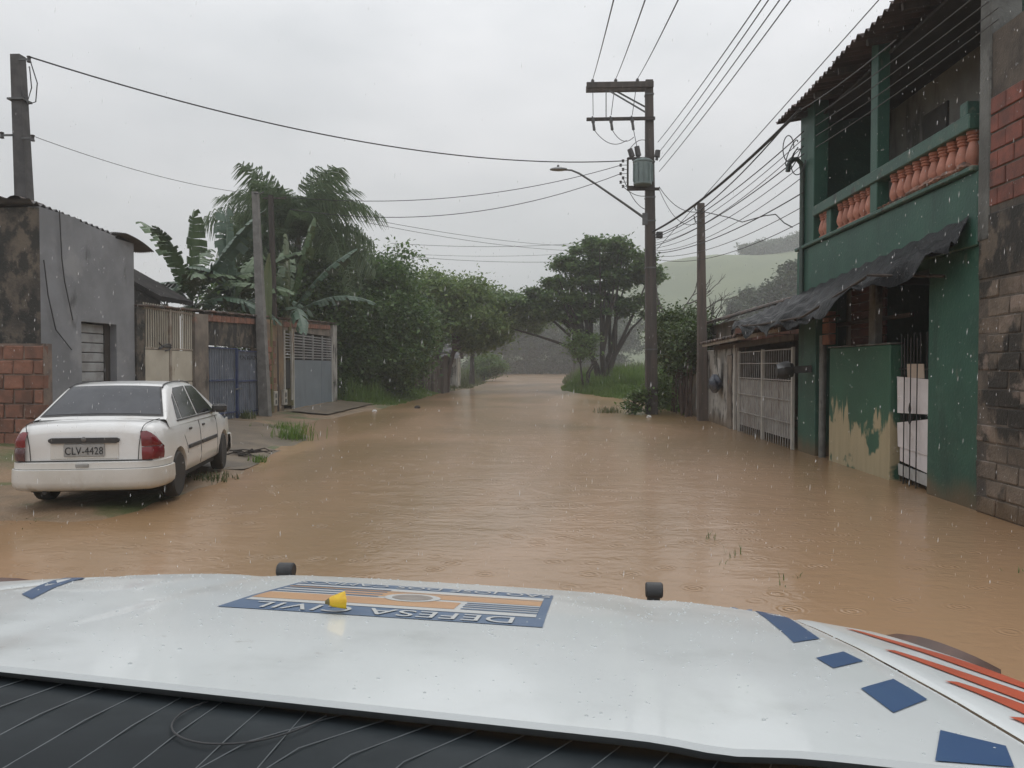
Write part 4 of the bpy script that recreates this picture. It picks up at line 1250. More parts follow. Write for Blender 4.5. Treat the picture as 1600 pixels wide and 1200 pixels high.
# boot lid shut lines
LS = .040
for sg in (-1, 1):
    build('shut_line', MB().tube([(sg * .565, LS + .002, .565), (sg * .575, LS + .002, .72), (sg * .60, LS + .004, .885), (sg * .615, .062, .935), (sg * .63, .11, .965), (sg * .645, .3, .985), (sg * .66, .52, .99)], .0045, 5), M['gap'], car, True, local=True)
build('shut_line', MB().tube([(-.72, LS - .002, .556), (.72, LS - .002, .556)], .006, 5), M['gap'], car, local=True)
# recess around the plate, handle bar and plate
build('plate_recess', MB().box(-.36, .36, LS - .004, LS + .01, .575, .765, .01), M['carbumper'], car, local=True)
build('boot_handle', MB().prism([(-.37, .775), (-.34, .755), (.34, .755), (.37, .775), (.37, .80), (.34, .815), (-.34, .815), (-.37, .80)], lambda p: (p[0], LS - .028, p[1]), lambda p: (p[0], LS + .01, p[1])), M['cardark'], car, local=True)
pl = build('number_plate', MB().box(-.215, .215, LS - .020, LS - .005, .605, .745, .006), M['plate'], car, local=True)
tm = text_mesh('CLV-4428', .118, .0015, 1.05); tm.materials.append(M['ink'])
put('plate_lettering', tm, None, pl, (0, LS - .0225, .665), (R(90), 0, 0), (.80, 1, 1))
# badge
build('badge', MB().lathe([(.02, 0), (.028, .006), (.02, .012)], 12, (0, LS - .034, .80), 'y'), M['hub'], car, True, local=True)
# tail lamps wrapping the corner
for sg in (-1, 1):
    pc = [(.612, .030), (.645, .034), (.678, .044), (.715, .066), (.752, .11), (.775, .17), (.787, .225)]
    def lens(nm, z0, z1, m_, topdrop):
        zz = np.linspace(z0, z1, 7)
        rows = []
        for j, z in enumerate(zz):
            r = []
            for i, (x, s) in enumerate(pc):
                top = z1 - topdrop * max(0, i - 2) ** 1.6 * .012
                zz_ = z0 + (top - z0) * (z - z0) / (z1 - z0)
                k = float(np.interp(zz_, [.55, .70, .80, .90], [1.0, .995, .985, .955]))
                tilt = .018 * max(0, (zz_ - .80)) / .1 + .03 * max(0, zz_ - .84) / .06 * .4
                bul = .012 * math.sin(math.pi * (j + .3) / 6.6)
                a = Vector(pc[max(i - 1, 0)]); b = Vector(pc[min(i + 1, 6)])
                t = (b - a).normalized(); nv = Vector((t.y, -t.x))
                r.append((sg * ((x + nv.x * (bul + .003)) * k), s + nv.y * (bul + .003) + tilt, zz_))
            rows.append(r)
        mb = MB(); mb.grid(rows)
        return build(nm, mb, m_, car, True, 50, local=True)
    lens('tail_lamp', .562, .705, M['smokelens'] if sg < 0 else M['redlens'], 0)
    lens('tail_lamp', .712, .885, M['redlens'], 1.9)
# wheels
tyre = mesh_of('tyre', MB().lathe([(.185, -.085), (.255, -.088), (.278, -.07), (.285, -.03), (.285, .03), (.278, .07), (.255, .088), (.185, .085)], 32, axis='x'), True, 40); tyre.materials.append(M['tyre'])
mb = MB().lathe([(.02, .070), (.05, .066), (.075, .05), (.165, .060), (.186, .075), (.19, .06), (.19, -.06)], 28, axis='x')
rim = mesh_of('rim', mb, True, 35); rim.materials.append(M['hub'])
mb = MB()
for k in range(9):
    q = 2 * math.pi * k / 9
    c = (.064, .118 * math.cos(q), .118 * math.sin(q))
    mb.lathe([(.022, -.002), (.022, .002)], 8, c, 'x')
hol = mesh_of('rim_hole', mb); hol.materials.append(M['gap'])
for s in (RW, FW):
    for sg in (-1, 1):
        wh = put('wheel', tyre, None, car, (sg * .715, s, WR), (0, 0, (0 if sg > 0 else math.pi) + (R(4) if s == FW else 0)))
        put('rim', rim, None, wh)
        put('rim_hole', hol, None, wh)
build('exhaust', MB().tube([(-.42, .02, .21), (-.42, .3, .22)], .025, 8), M['cardark'], car, local=True)

# ============================================================ the patrol truck the photo is taken from (bonnet in front of the lens)
pv_ = thing('patrol_truck', 'white civil defence truck bonnet with navy and red decals in the foreground', 'truck', (0, 0, 0), R(-3.0))
UC = -.355                                    # truck centre line, metres right of the lens
def drop(d):
    return float(np.interp(d, [.70, .79, 1.1, 1.5, 1.8, 1.95, 2.03, 2.09, 2.13, 2.15], [.352, .362, .404, .466, .520, .550, .574, .607, .66, .73]))
def front(u):                                 # bonnet front edge pulled back at the corners
    return -.20 * (abs(u) / 1.02) ** 3
def HZ(u, d):
    """height of the truck skin at u (from the centre line) and forward distance d"""
    z = CAM_H - drop(d - front(u) * min(max((d - .9) / .9, 0), 1)) - .032 * (u + .355)
    a = abs(u)
    if a > .99: z -= 6 * (a - .99) ** 2
    return z - .006 * math.exp(-((a - .50) / .05) ** 2) - .008 * math.exp(-((a - .845) / .012) ** 2)
def HP(u, d, off=0.0):
    return (UC + u, d, HZ(u, d) + off)
ul = np.linspace(-.84, .84, 57)
def span(f0, f1, n): return list(np.linspace(f0, f1, n))
dl_ = span(.79, 1.9, 26) + span(1.92, 2.15, 14)
def dr_(u): return .852 - .085 * u
mb = MB(); mb.grid([[HP(u, dr_(u) + (d - .79) / 1.36 * (2.15 + front(u) - dr_(u))) for u in ul] for d in dl_])
# rear lip of the bonnet
mb.grid([[HP(u, dr_(u)) for u in ul], [(UC + u, dr_(u) - .004, HZ(u, dr_(u)) - .006) for u in ul], [(UC + u, dr_(u) + .03, HZ(u, dr_(u)) - .03) for u in ul]])
build('bonnet', mb, M['hood'], pv_, True, 50, local=True)
for sg in (-1, 1):
    rows = []
    for d in span(.60, 2.05, 34):
        r = []
        for u in list(np.linspace(.848, 1.06, 14)):
            r.append(HP(sg * u, d + .6 * front(u) * (d - .6) / 1.4))
        e = r[-1]
        r += [(e[0] + sg * .015, e[1], e[2] - .05), (e[0] + sg * .02, e[1], e[2] - .25), (e[0], e[1], e[2] - .5)]
        rows.append(r)
    mb = MB(); mb.grid(rows)
    build('fender', mb, M['hood'], pv_, True, 50, local=True)
    # raised strip on the outer edge, coloured as brown water's reflection in the fender
    pts = [HP(sg * 1.03, 1.32 + .50 * t, .004 + .012 * math.sin(t * math.pi)) for t in np.linspace(0, 1, 14)]
    mb = MB()
    rows = []
    for i, p in enumerate(pts):
        t = i / 13; ww_ = .022 * math.sin(t * math.pi) + .003
        rows.append([(p[0] - sg * ww_, p[1], p[2] - .012), (p[0], p[1], p[2] + .006), (p[0] + sg * ww_ * .6, p[1], p[2] - .02), (p[0] + sg * ww_, p[1], p[2] - .08)])
    mb.grid(rows)
    build('flare', mb, M['brownflare'], pv_, True, 60, local=True)
# nose under the bonnet
mb = MB()
rows = []
for z_, o_ in ((.0, .0), (-.08, .03), (-.3, .05), (-.5, .10), (-.75, .08)):
    rows.append([(UC + u, 2.15 + front(u) + o_ - .02, HZ(u, 2.15 + front(u)) + z_) for u in np.linspace(-.98, .98, 25)])
mb.grid(rows)
build('front_panel', mb, M['hood'], pv_, True, 40, local=True)
build('grille', MB().box(UC - .5, UC + .5, 2.17, 2.235, .55, .78, .02), M['rubber'], pv_, local=True)
# push bar with rubber-capped tops showing over the bonnet edge
for (px, py, nm) in ((447, 890, 'l'), (1022, 921, 'r')):
    Yb = 2.28
    p = at(px, py, Yb)
    q = Matrix.Rotation(R(3.0), 3, 'Z') @ p
    build('push_bar_post', MB().tube([(q.x, q.y + .02, .5), (q.x, q.y + .02, q.z - .02)], .02, 10), M['rubber'], pv_, True, local=True)
    mb = MB().lathe([(.007, -.025), (.019, -.025), (.023, -.021), (.023, .021), (.019, .025), (.007, .025)], 20, (q.x, q.y, q.z - .002), 'x')
    build('push_bar_cap', mb, M['rubber'], pv_, True, 35, local=True)
build('push_bar', MB().tube([(UC - .62, 2.31, .62), (UC + .62, 2.31, .62)], .028, 10), M['rubber'], pv_, True, local=True)
for sg in (-1, 1):
    wh = put('wheel', tyre, None, pv_, (UC + sg * .80, 1.45, .0), None, (1.5, 1.28, 1.28))
    put('rim', rim, None, wh)
# ---- decals: thin skins following the paint
def decal(nm, poly, m_, off=.0015, parent=None, n=10):
    """poly = four (u, d) corners; bilinear skin"""
    a, b, c, d = [Vector(p) for p in poly]
    rows = []
    for i in range(n):
        t = i / (n - 1)
        l = a.lerp(d, t); r = b.lerp(c, t)
        rows.append([HP(l.lerp(r, k / (n - 1)).x, l.lerp(r, k / (n - 1)).y, off) for k in range(n)])
    mb = MB(); mb.grid(rows)
    return build(nm, mb, m_, parent or pv_, True, local=True)
def ud(px, py):
    """photo pixel -> (u, d) on the bonnet skin"""
    dr = CAM_M @ Vector(((px - 800) / 1200.0, (600 - py) / 1200.0, -1.0))
    dr = Matrix.Rotation(R(3.0), 3, 'Z') @ dr
    lo, hi = .6, 2.6
    for _ in range(40):
        k = (lo + hi) / 2
        x, y, z = dr.x * k / dr.y, k, CAM_H + dr.z * k / dr.y
        if z > HZ(x - UC, y): lo = k
        else: hi = k
    return (dr.x * lo / dr.y - UC, lo)
SQ = lambda pts: [ud(*p) for p in pts]
for pts in ([(1140, 949), (1175, 953), (1281, 999), (1240, 1005)], [(1275, 1029), (1318, 1019), (1349, 1034), (1302, 1045)], [(1345, 1077), (1396, 1062), (1449, 1094), (1396, 1115)], [(34, 929), (50, 937), (215, 905), (175, 905)]):
    decal('navy_patch', SQ(pts), M['navy'])
for k, (d0, d1, u0, u1, wd) in enumerate(((1.70, .98, .915, 1.02, .042), (1.40, .80, .885, .99, .044), (1.16, .66, .880, .96, .044), (.98, .62, .875, .93, .045))):
    rows = []
    for t in np.linspace(0, 1, 22):
        d = d0 + (d1 - d0) * t; u = u0 + (u1 - u0) * t ** .8
        ww_ = wd * (.12 + .88 * math.sin(math.pi * (.10 + .62 * t)))
        rows.append([HP(u + ww_ * q_, d, .002) for q_ in np.linspace(-.5, .5, 5)])
    build('red_stripe', MB().grid(rows), M['redstripe'], pv_, True, local=True)
cu_, cd_ = ud(1500, 1160)
decal('navy_patch', [(cu_ - .055, dr_(cu_) + .012), (cu_ - .005, cd_ + .035), (cu_ + .045, cd_ - .004), (cu_ + .02, dr_(cu_) + .012)], M['navy'])
# emblem sheet: read from the front of the truck
S0, S1 = ud(372, 959), ud(848, 980)
s_l, s_r = ud(372, 959)[0], ud(848, 980)[0]
d_n, d_f = 1.345, 1.79
s_l = s_r - .60
sheet = decal('emblem_decal', [(s_l, d_n), (s_r, d_n), (s_r, d_f), (s_l, d_f)], M['decalblue'], .0012)
def band(u0, u1, t0, t1, m_, nm, off=.002):
    a = s_l + (s_r - s_l) * u0; b = s_l + (s_r - s_l) * u1
    return decal(nm, [(a, d_n + (d_f - d_n) * t0), (b, d_n + (d_f - d_n) * t0), (b, d_n + (d_f - d_n) * t1), (a, d_n + (d_f - d_n) * t1)], m_, off, sheet, 6)
band(.02, .97, .205, .83, M['decalwhite'], 'white_field')
band(.02, .70, .27, .47, M['decalorange'], 'orange_band', .0025)
band(.25, .97, .53, .69, M['decalorange'], 'orange_band', .0025)
for t in (.50, .58, .66, .74):
    band(.02, .40, t, t + .028, M['decalblue'], 'blue_line', .0028)
for t in (.28, .34, .40, .46):
    band(.72, .97, t, t + .028, M['decalblue'], 'blue_line', .0028)
band(.02, .97, .705, .73, M['decalorange'], 'orange_line', .0026)
uc, dc = s_l + (s_r - s_l) * .52, d_n + (d_f - d_n) * .53
mb = MB()
rings = [[HP(uc + r * .95 * math.cos(q), dc + r * math.sin(q), .0032) for q in np.linspace(0, 2 * math.pi, 25)[:-1]] for r in (.062, .001)]
mb.grid(rings, True)
build('seal', mb, M['decalwhite'], sheet, local=True)
mb = MB()
rings = [[HP(uc + r * .95 * math.cos(q), dc + r * math.sin(q), .0036) for q in np.linspace(0, 2 * math.pi, 25)[:-1]] for r in (.045, .001)]
mb.grid(rings, True)
build('seal', mb, M['decalgrey'], sheet, local=True)
def lettering(s, size, u, t, sx):
    me = text_mesh(s, size, 0, 1.05)
    dd = d_n + (d_f - d_n) * t; uu = s_l + (s_r - s_l) * u
    for v in me.vertices:                       # upside down for the driver, then laid on the skin
        uu2 = uu - v.co.x * sx; d2 = dd - v.co.y
        p = HP(uu2, d2, .0032)
        v.co = p
    me.materials.append(M['decalwhite'])
    put('lettering', me, None, sheet)
lettering('DEFESA CIVIL', .088, .50, .10, .92)
lettering('SÃO JOSÉ DOS CAMPOS', .066, .50, .915, .80)

# dark cowl standing in for the dashboard's reflection, its lines drawn as ribs
rows = []
for t in np.linspace(0, 1, 8):
    rows.append([(UC + u, .07 + dr_(u) - .42 * t, CAM_H - .412 - .032 * (u + .355) + .075 * t + .012 * math.sin(t * math.pi)) for u in np.linspace(-.95, .95, 21)])
mb = MB(); mb.grid(rows)
cw = build('cowl', mb, M['cowl'], pv_, True, local=True)
def CP(u, t, off=0):
    return (UC + u, .07 + dr_(u) - .42 * t, CAM_H - .412 - .032 * (u + .355) + .075 * t + .012 * math.sin(t * math.pi) + off)
for k in range(34):
    u = -.90 + k * .054
    if -.16 < u + .0 < .10 and False: continue
    lean = .055 if u > .02 else -.03
    build('cowl_rib', MB().tube([CP(u, .04, .002), CP(u - lean, .45, .002), CP(u - lean * 1.6, .9, .002)], .0008, 4), M['cowlrib'], cw, local=True)
c0 = -.02
pts = [CP(c0 - .075 * math.cos(a_), .15 + .36 * math.sin(a_) ** .75, .004) for a_ in np.linspace(0, math.pi, 25)]
build('wiper_well', MB().tube(pts, .0010, 6), M['rubber'], cw, True, local=True)  # thin U line drawn as part of the dashboard reflection

# small yellow blossom lying on the emblem
bl_ = ud(523, 958)
bp = Matrix.Rotation(R(-3.0), 3, 'Z') @ Vector(HP(*bl_, .010))
fl = thing('yellow_blossom', 'small yellow blossom cup lying on the bonnet emblem', 'blossom', bp, R(25))
fl.scale = (.85, .85, .75)
rows = []
for t in np.linspace(0, 1, 7):
    r = .009 + .011 * t ** .7
    rows.append([(.034 * t - .012, r * math.cos(q) * (1 + .12 * t * math.sin(5 * q)), .016 + r * math.sin(q) * (1 + .12 * t * math.sin(5 * q))) for q in np.linspace(0, 2 * math.pi, 21)[:-1]])
mb = MB(); mb.grid(rows, True)
build('petal_cup', mb, M['petal'], fl, True, 60, local=True)
build('calyx', MB().lathe([(.004, -.020), (.008, -.013), (.009, -.010), (.004, -.006)], 10, (0, 0, .016), 'x'), M['leafdry'], fl, True, local=True)

# rain beads standing on the paint
rngb = np.random.default_rng(3)
V = []
for _ in range(1500):
    u = rngb.uniform(-.84, .84); d = dr_(u) + .02 + rngb.uniform(0, 1) ** .8 * (1.98 - dr_(u))
    x, y, z = HP(u, d); r = .0010 + .0022 * rngb.uniform(0, 1) ** 3
    q = np.linspace(0, 2 * math.pi, 7)[:-1] + rngb.uniform(0, 1)
    lo = [(x + r * math.cos(a), y + r * math.sin(a), z) for a in q]
    hi = [(x + .62 * r * math.cos(a), y + .62 * r * math.sin(a), z + .5 * r) for a in q]
    tp = (x, y, z + .66 * r)
    for i in range(6):
        j = (i + 1) % 6
        V += [lo[i], lo[j], hi[j], lo[i], hi[j], hi[i], hi[i], hi[j], tp]
mbd = bpy.data.materials.new('rain_bead'); mbd.use_nodes = True
pb_ = mbd.node_tree.nodes['Principled BSDF']
pb_.inputs['Base Color'].default_value = (.52, .555, .555, 1); pb_.inputs['Roughness'].default_value = .06
pb_.inputs['Transmission Weight'].default_value = .15; pb_.inputs['IOR'].default_value = 1.33
o = np_mesh('rain_beads', np.array(V), 3, mbd, pv_, 'stuff')
o.data.shade_smooth()

# ============================================================ utility pole with transformer, and overhead wires
PB = at(1018, 650, 26.7); PX, PY = PB.x, 26.7
up = thing('utility_pole', 'tall utility pole carrying crossarms, a transformer and a street lamp', 'utility pole', (PX, PY, -.3))
PT = at(1014, 126, PY)
def pole_at(z):
    t = z / PT.z
    return Vector((PX + (PT.x - PX) * t, PY, z))
mb = MB()
for z0, z1, w0, w1 in ((-.35, 6.0, .40, .33), (6.0, PT.z, .33, .25)):
    taper_box(mb, pole_at(z0), pole_at(z1), w0, w1)
build('shaft', mb, M['polewood'], up)
mb = MB()
for z in (2.2, 5.0, 6.6, 7.4, 8.6, 10.9):
    c = pole_at(z); mb.box(c.x - .21, c.x + .21, c.y - .21, c.y + .21, z, z + .05)
for z in (2.2, 5.0, 6.6, 7.4, 8.6, 10.9):
    c = pole_at(z); h_ = .215 - z * .006
    build('band', MB().box(c.x - h_, c.x + h_, c.y - h_, c.y + h_, z, z + .05), M['iron'], up)
zt_ = at(960, 136, PY).z; xl_ = at(916, 136, PY).x; xr_ = at(1020, 136, PY).x
build('crossarm', MB().box(xl_, xr_, PY - .25, PY - .15, zt_ - .10, zt_ + .10, .01), M['polewood'], up)
build('crossarm', MB().box(xl_, xr_, PY + .15, PY + .25, zt_ - .10, zt_ + .10, .01), M['wood'], up)
zl_ = at(960, 189, PY).z
build('lower_crossarm', MB().box(xl_, xr_ + .05, PY - .26, PY - .17, zl_ - .05, zl_ + .05), M['darkwood'], up)
build('brace', MB().bar(at(952, 142, PY - .27), at(1008, 175, PY - .27), .03, .05), M['iron'], up)
build('brace', MB().bar(at(962, 142, PY + .27), at(1010, 168, PY + .27), .03, .05), M['iron'], up)
build('hanger_rod', MB().tube([at(947, 142, PY - .2), at(947, 188, PY - .2)], .018, 6), M['iron'], up)
ins = [(.02, 0), (.02, .05), (.055, .06), (.05, .10), (.065, .11), (.05, .15), (.03, .18)]
TOPI = []
for px in (926, 962, 996):
    p = at(px, 131, PY)
    build('insulator', MB().lathe(ins, 10, (p.x, PY, zt_ + .10)), M['porcelain'], up, True)
    TOPI.append(Vector((p.x, PY, zt_ + .27)))
FUSE = []
for px in (927, 955, 988):
    p = at(px, 196, PY - .3)
    a = Vector((p.x - .03, PY - .32, zl_ + .06)); b = Vector((p.x + .03, PY - .38, zl_ - .42))
    build('fuse_cutout', MB().tube([a, a.lerp(b, .2), a.lerp(b, .21), a.lerp(b, .45), a.lerp(b, .46), b], [.03, .03, .06, .06, .045, .05], 8), M['porcelain'], up, True)
    FUSE.append(b)
# transformer tank
tcx = at(1007, 270, PY - .45); 
zt0, zt1 = at(1004, 290, PY - .45).z, at(1004, 252, PY - .45).z
mb = MB().lathe([(.28, zt0), (.31, zt0 + .03), (.31, zt1 - .06), (.335, zt1 - .05), (.335, zt1), (.25, zt1 + .05), (.05, zt1 + .07)], 20, (at(1004, 270, PY - .45).x, PY - .48, 0))
tk = build('transformer_tank', mb, M['tank'], up, True)
tx = at(1004, 270, PY - .45).x
for k in range(5):
    q = R(200 + k * 35)
    build('cooling_fin', MB().bar((tx + .32 * math.cos(q), PY - .48 + .32 * math.sin(q), zt0 + .1), (tx + .32 * math.cos(q), PY - .48 + .32 * math.sin(q), zt1 - .12), .02, .08, (math.cos(q), math.sin(q), 0)), M['tank'], tk)
BUSH = []
for px, py, lean in ((984, 233, -.03), (995, 229, 0), (1028, 235, .08)):
    a = Vector((tx + (at(px, 250, PY).x - tx) * .8, PY - .5, zt1 + .02)); b = at(px, py, PY - .5)
    build('bushing', MB().tube([a, a.lerp(b, .3), a.lerp(b, .32), b], [.05, .05, .10, .09], 9), M['porcelain'], up, True)
    BUSH.append(b)
build('transformer_bracket', MB().box(tx - .5, PX + .2, PY - .30, PY - .22, zt0 - .12, zt0 - .03), M['darkwood'], up)
# secondary rack left of the tank
rx = at(981, 270, PY - .3).x
rz0, rz1 = at(981, 296, PY).z, at(981, 250, PY).z
build('rack', MB().box(rx - .03, rx + .03, PY - .30, PY - .24, rz0, rz1), M['darkwood'], up)
build('rack_arm', MB().box(rx, PX, PY - .29, PY - .25, rz0 - .02, rz0 + .06), M['darkwood'], up)
build('rack_arm', MB().box(rx, PX, PY - .29, PY - .25, rz1 - .06, rz1 + .02), M['darkwood'], up)
RACK = []
for k in range(7):
    z = rz0 + (rz1 - rz0) * (k + .3) / 7
    o_ = .16 + .08 * (k % 2)
    build('insulator', MB().lathe([(.02, -.05), (.05, -.04), (.03, 0), (.05, .04), (.02, .05)], 8, (rx - o_, PY - .27, z)), M['porcelain'], up, True)
    build('insulator_pin', MB().tube([(rx - o_, PY - .27, z), (rx, PY - .27, z)], .01, 5), M['iron'], up)
    RACK.append(Vector((rx - o_, PY - .27, z)))
# street lamp on a long bent arm
la = [at(1006, 340, PY - .25), at(975, 318, PY - .3), at(930, 287, PY - .35), at(905, 271, PY - .38), at(893, 266, PY - .4), at(880, 265, PY - .4)]
ar = build('lamp_arm', MB().tube(la, [.045, .04, .036, .034, .032, .03], 8), M['iron'], up, True)
build('lamp_arm_plate', MB().box(la[0].x - .05, la[0].x + .12, PY - .30, PY - .2, la[0].z - .25, la[0].z + .15), M['iron'], up)
c = at(873, 265, PY - .4)
rows = []
for t in np.linspace(0, 1, 8):
    rr = .16 * math.sin(math.pi * (.12 + .8 * t)) ** .7
    rows.append([(c.x + .28 - .58 * t, c.y + rr * math.cos(q), c.z + .55 * rr * math.sin(q) * (1 if math.sin(q) > 0 else .5)) for q in np.linspace(0, 2 * math.pi, 15)[:-1]])
mb = MB(); mb.grid(rows, True); mb.f.append(tuple(range(14))); mb.f.append(tuple(range(7 * 14, 8 * 14)))
lh = build('lamp_head', mb, M['alu'], up, True, 60)
build('photocell', MB().lathe([(.04, 0), (.04, .07), (.02, .09)], 10, (c.x - .02, c.y, c.z + .07)), M['iron'], lh, True)
# jumper leads on the pole
def sagline(a, b, sag, n=14):
    a, b = Vector(a), Vector(b)
    return [a.lerp(b, t) - Vector((0, 0, 4 * sag * t * (1 - t))) for t in np.linspace(0, 1, n)]
for a, b, s_ in ((FUSE[0], BUSH[0] + Vector((-.1, 0, .3)), .28), (FUSE[1], BUSH[1] + Vector((-.1, 0, .32)), .25), (FUSE[2], BUSH[1], .0), (BUSH[0], BUSH[1] + Vector((.3, 0, .2)), -.12), (RACK[0], pole_at(rz0 - .2), .15), (RACK[2], pole_at(rz0 - .7), .3), (TOPI[0], FUSE[0] + Vector((-.04, 0, .5)), -.0), (TOPI[1], FUSE[1] + Vector((-.04, 0, .5)), 0), (TOPI[2], FUSE[2] + Vector((-.04, 0, .5)), 0)):
    build('jumper_lead', MB().tube(sagline(a, b, s_), .012, 5), M['cable'], up, True)
build('junction_box', MB().box(PX + .14, PX + .34, PY - .12, PY + .1, 6.05, 6.25), M['cable'], up)

# second pole by the carport
sp2 = thing('square_pole', 'grey-brown square pole without crossarms behind the carport roof', 'pole', (at(1097, 560, 23.5).x, 23.5, 0))
a = at(1098, 560, 23.5); b = at(1095, 318, 23.5)
a = Vector((a.x + .01, a.y, -.3))
taper_box(mb := MB(), a, b, .30, .19)
build('shaft', mb, M['wood'], sp2)
for dz in (.2, .55):
    build('bracket', MB().tube([(b.x, b.y - .1, b.z - dz), (b.x - .18, b.y - .12, b.z - dz - .02), (b.x - .22, b.y - .12, b.z - dz + .15)], .02, 6), M['iron'], sp2, True)
P2T = Vector((b.x, b.y - .1, b.z - .25))

fp = thing('utility_pole', 'far small pole with one crossarm seen under the spreading tree', 'utility pole', (at(897, 580, 95).x, 95, 0))
a = at(897, 580, 95)
build('shaft', MB().tube([(a.x, 95, -.2), (a.x, 95, at(897, 515, 95).z)], [.16, .11], 8), M['darkwood'], fp, True)
zz = at(897, 521, 95).z
build('crossarm', MB().box(at(886, 521, 95).x, at(908, 521, 95).x, 94.9, 95.0, zz - .06, zz + .06), M['darkwood'], fp)

# ---- overhead wires, each one a thing of its own
WG = 'overhead wires'
def wire(a, b, sag, r, label, m_='thincable', n=20):
    return cable('overhead_wire', sagline(a, b, sag, n), r, M[m_], label, None, 5, WG)
for p, (px, lab) in zip(TOPI, ((956, 'leftmost'), (1004, 'middle'), (1054, 'rightmost'))):
    q = at(px, -4, 12.0)
    k = (q - p)
    wire(p, p + k * 1.9, .15, .011, f'{lab} of the three thin wires rising steeply from the top crossarm')
rr_ = [at(1028, 222, PY), at(1028, 240, PY), at(1030, 252, PY), at(1030, 268, PY)]
for p, px, lab in zip(rr_, (1178, 1190, 1207, 1224), ('first', 'second', 'third', 'fourth')):
    q = at(px, -4, 12.5)
    wire(p, p + (q - p) * 1.8, .2, .011, f'{lab} from the left of four parallel wires rising right of the transformer')
wire(LPT, RACK[6], .72, .018, 'long sagging cable from the left concrete pole to the transformer rack', 'cable', 30)
wire(LPM, at(372, 300, 23.5), .15, .008, 'faint thin wire from the left concrete pole down to the garden wall posts')
wire(DPT, RACK[5], .55, .012, 'upper of two cables from the wooden post to the transformer rack', 'cable', 26)
wire(DPT + Vector((.2, 0, -.4)), RACK[3], .75, .012, 'lower of two cables from the wooden post to the transformer rack', 'cable', 26)
wire(at(540, 335, 38), at(905, 385, 60), .3, .014, 'faint wire above the left trees running toward the big tree, upper one')
wire(at(560, 345, 38), at(905, 392, 60), .3, .014, 'faint wire above the left trees running toward the big tree, lower one')
wire(at(610, 380, 52), at(905, 380, 60), .25, .016, 'highest of the level wires over the middle trees')
wire(at(610, 395, 52), at(905, 395, 60), .25, .012, 'second of the level wires over the middle trees')
wire(at(610, 398, 52), at(905, 408, 60), .25, .016, 'lowest of the level wires over the middle trees')
# thick bundle along the house front
pz = at(1020, 362, PY - .2)
q = at(1252, 170, 14.2)
wire(pz, q, .22, .034, 'thick black cable bundle climbing from the pole to the house eave', 'cable')
wire(pz + Vector((0, 0, -.12)), q + Vector((-.05, 0, -.02)), .42, .014, 'slack cable hanging just under the thick black bundle', 'cable')
for (x0, y0, x1, y1, lab) in ((1252, 171, 1400, 62, 'highest'), (1275, 180, 1524, -6, 'second'), (1275, 196, 1545, 2, 'third'), (1275, 212, 1560, 12, 'fourth'), (1275, 230, 1560, 30, 'lowest')):
    a = at(x0, y0, 13.6); b = at(x1, y1, 8.4)
    wire(a, b, .04, .007, f'{lab} of the thin wires crossing in front of the balcony')
wire(at(1026, 390, PY), at(1380, -8, 11.5), .0, .009, 'lone thin wire rising from the pole above the house roof edge')
# telecom lines from the pole to the far corner of the house
tgt = [(1256, 205), (1256, 216), (1256, 228), (1256, 240), (1256, 256), (1256, 275), (1256, 300), (1256, 322), (1256, 345)]
for i, (px, py) in enumerate(tgt):
    a = at(1022, 372 + i * 4, PY - .15); b = at(px, py, 14.75)
    wire(a, b, .25 + .05 * (i % 3), .012 if i % 3 == 0 else .008, ('first', 'second', 'third', 'fourth', 'fifth', 'sixth', 'seventh', 'eighth', 'ninth')[i] + ' from the top of the slack lines between pole and house corner', 'cable' if i % 2 == 0 else 'thincable')
wire(at(1030, 292, PY), P2T, .3, .012, 'sagging lead from the transformer to the square pole, upper one', 'cable')
wire(at(1030, 296, PY), P2T + Vector((-.1, 0, -.35)), .45, .010, 'sagging lead from the transformer to the square pole, lower one', 'cable')
pts = [P2T, at(1140, 340, 21), at(1160, 347, 19.5), at(1195, 337, 18), at(1212, 335, 17), at(1225, 348, 16.5), at(1238, 355, 16)]
cable('overhead_wire', pts, .013, M['cable'], 'kinked loose cable hanging right of the square pole', None, 5, WG)
# messy loops at the house corner
for k in range(4):
    c = at(1232 + k * 5, 232 + k * 7, 14.6)
    pts = [(c.x + .10 * math.cos(t) * (1 + .1 * k), c.y, c.z + .24 * math.sin(t + k)) for t in np.linspace(0, 5.2, 18)]
    cable('cable_loop', pts, .010, M['cable'], ('uppermost', 'second', 'third', 'lowest')[k] + ' cable loop hanging at the far corner of the green house', None, 5, 'cable loops at the house corner', 'cable')

# ============================================================ vegetation
def leaves(centers, size, rng, aspect=.55, upbias=.6, droop=.25, jitter=.6):
    """rhombic leaves (two triangles each, folded along the midrib) at the given points"""
    n = len(centers)
    nv = rng.normal(size=(n, 3)); nv[:, 2] = np.abs(nv[:, 2]) + upbias
    nv /= np.linalg.norm(nv, axis=1, keepdims=True)
    ax = rng.normal(size=(n, 3)); ax[:, 2] -= droop
    ax -= nv * (ax * nv).sum(1, keepdims=True)
    ax /= np.linalg.norm(ax, axis=1, keepdims=True) + 1e-9
    sd = np.cross(nv, ax)
    L_ = size * (1 + jitter * rng.uniform(-1, 1, (n, 1)))
    c = centers
    a = c - ax * L_ * .5
    b = c + sd * L_ * aspect * .5 + nv * L_ * .10 - ax * L_ * .05
    d = c + ax * L_ * .5 - nv * L_ * .08
    e = c - sd * L_ * aspect * .5 + nv * L_ * .10 - ax * L_ * .05
    return np.stack([a, b, d, e], axis=1).reshape(-1, 3)

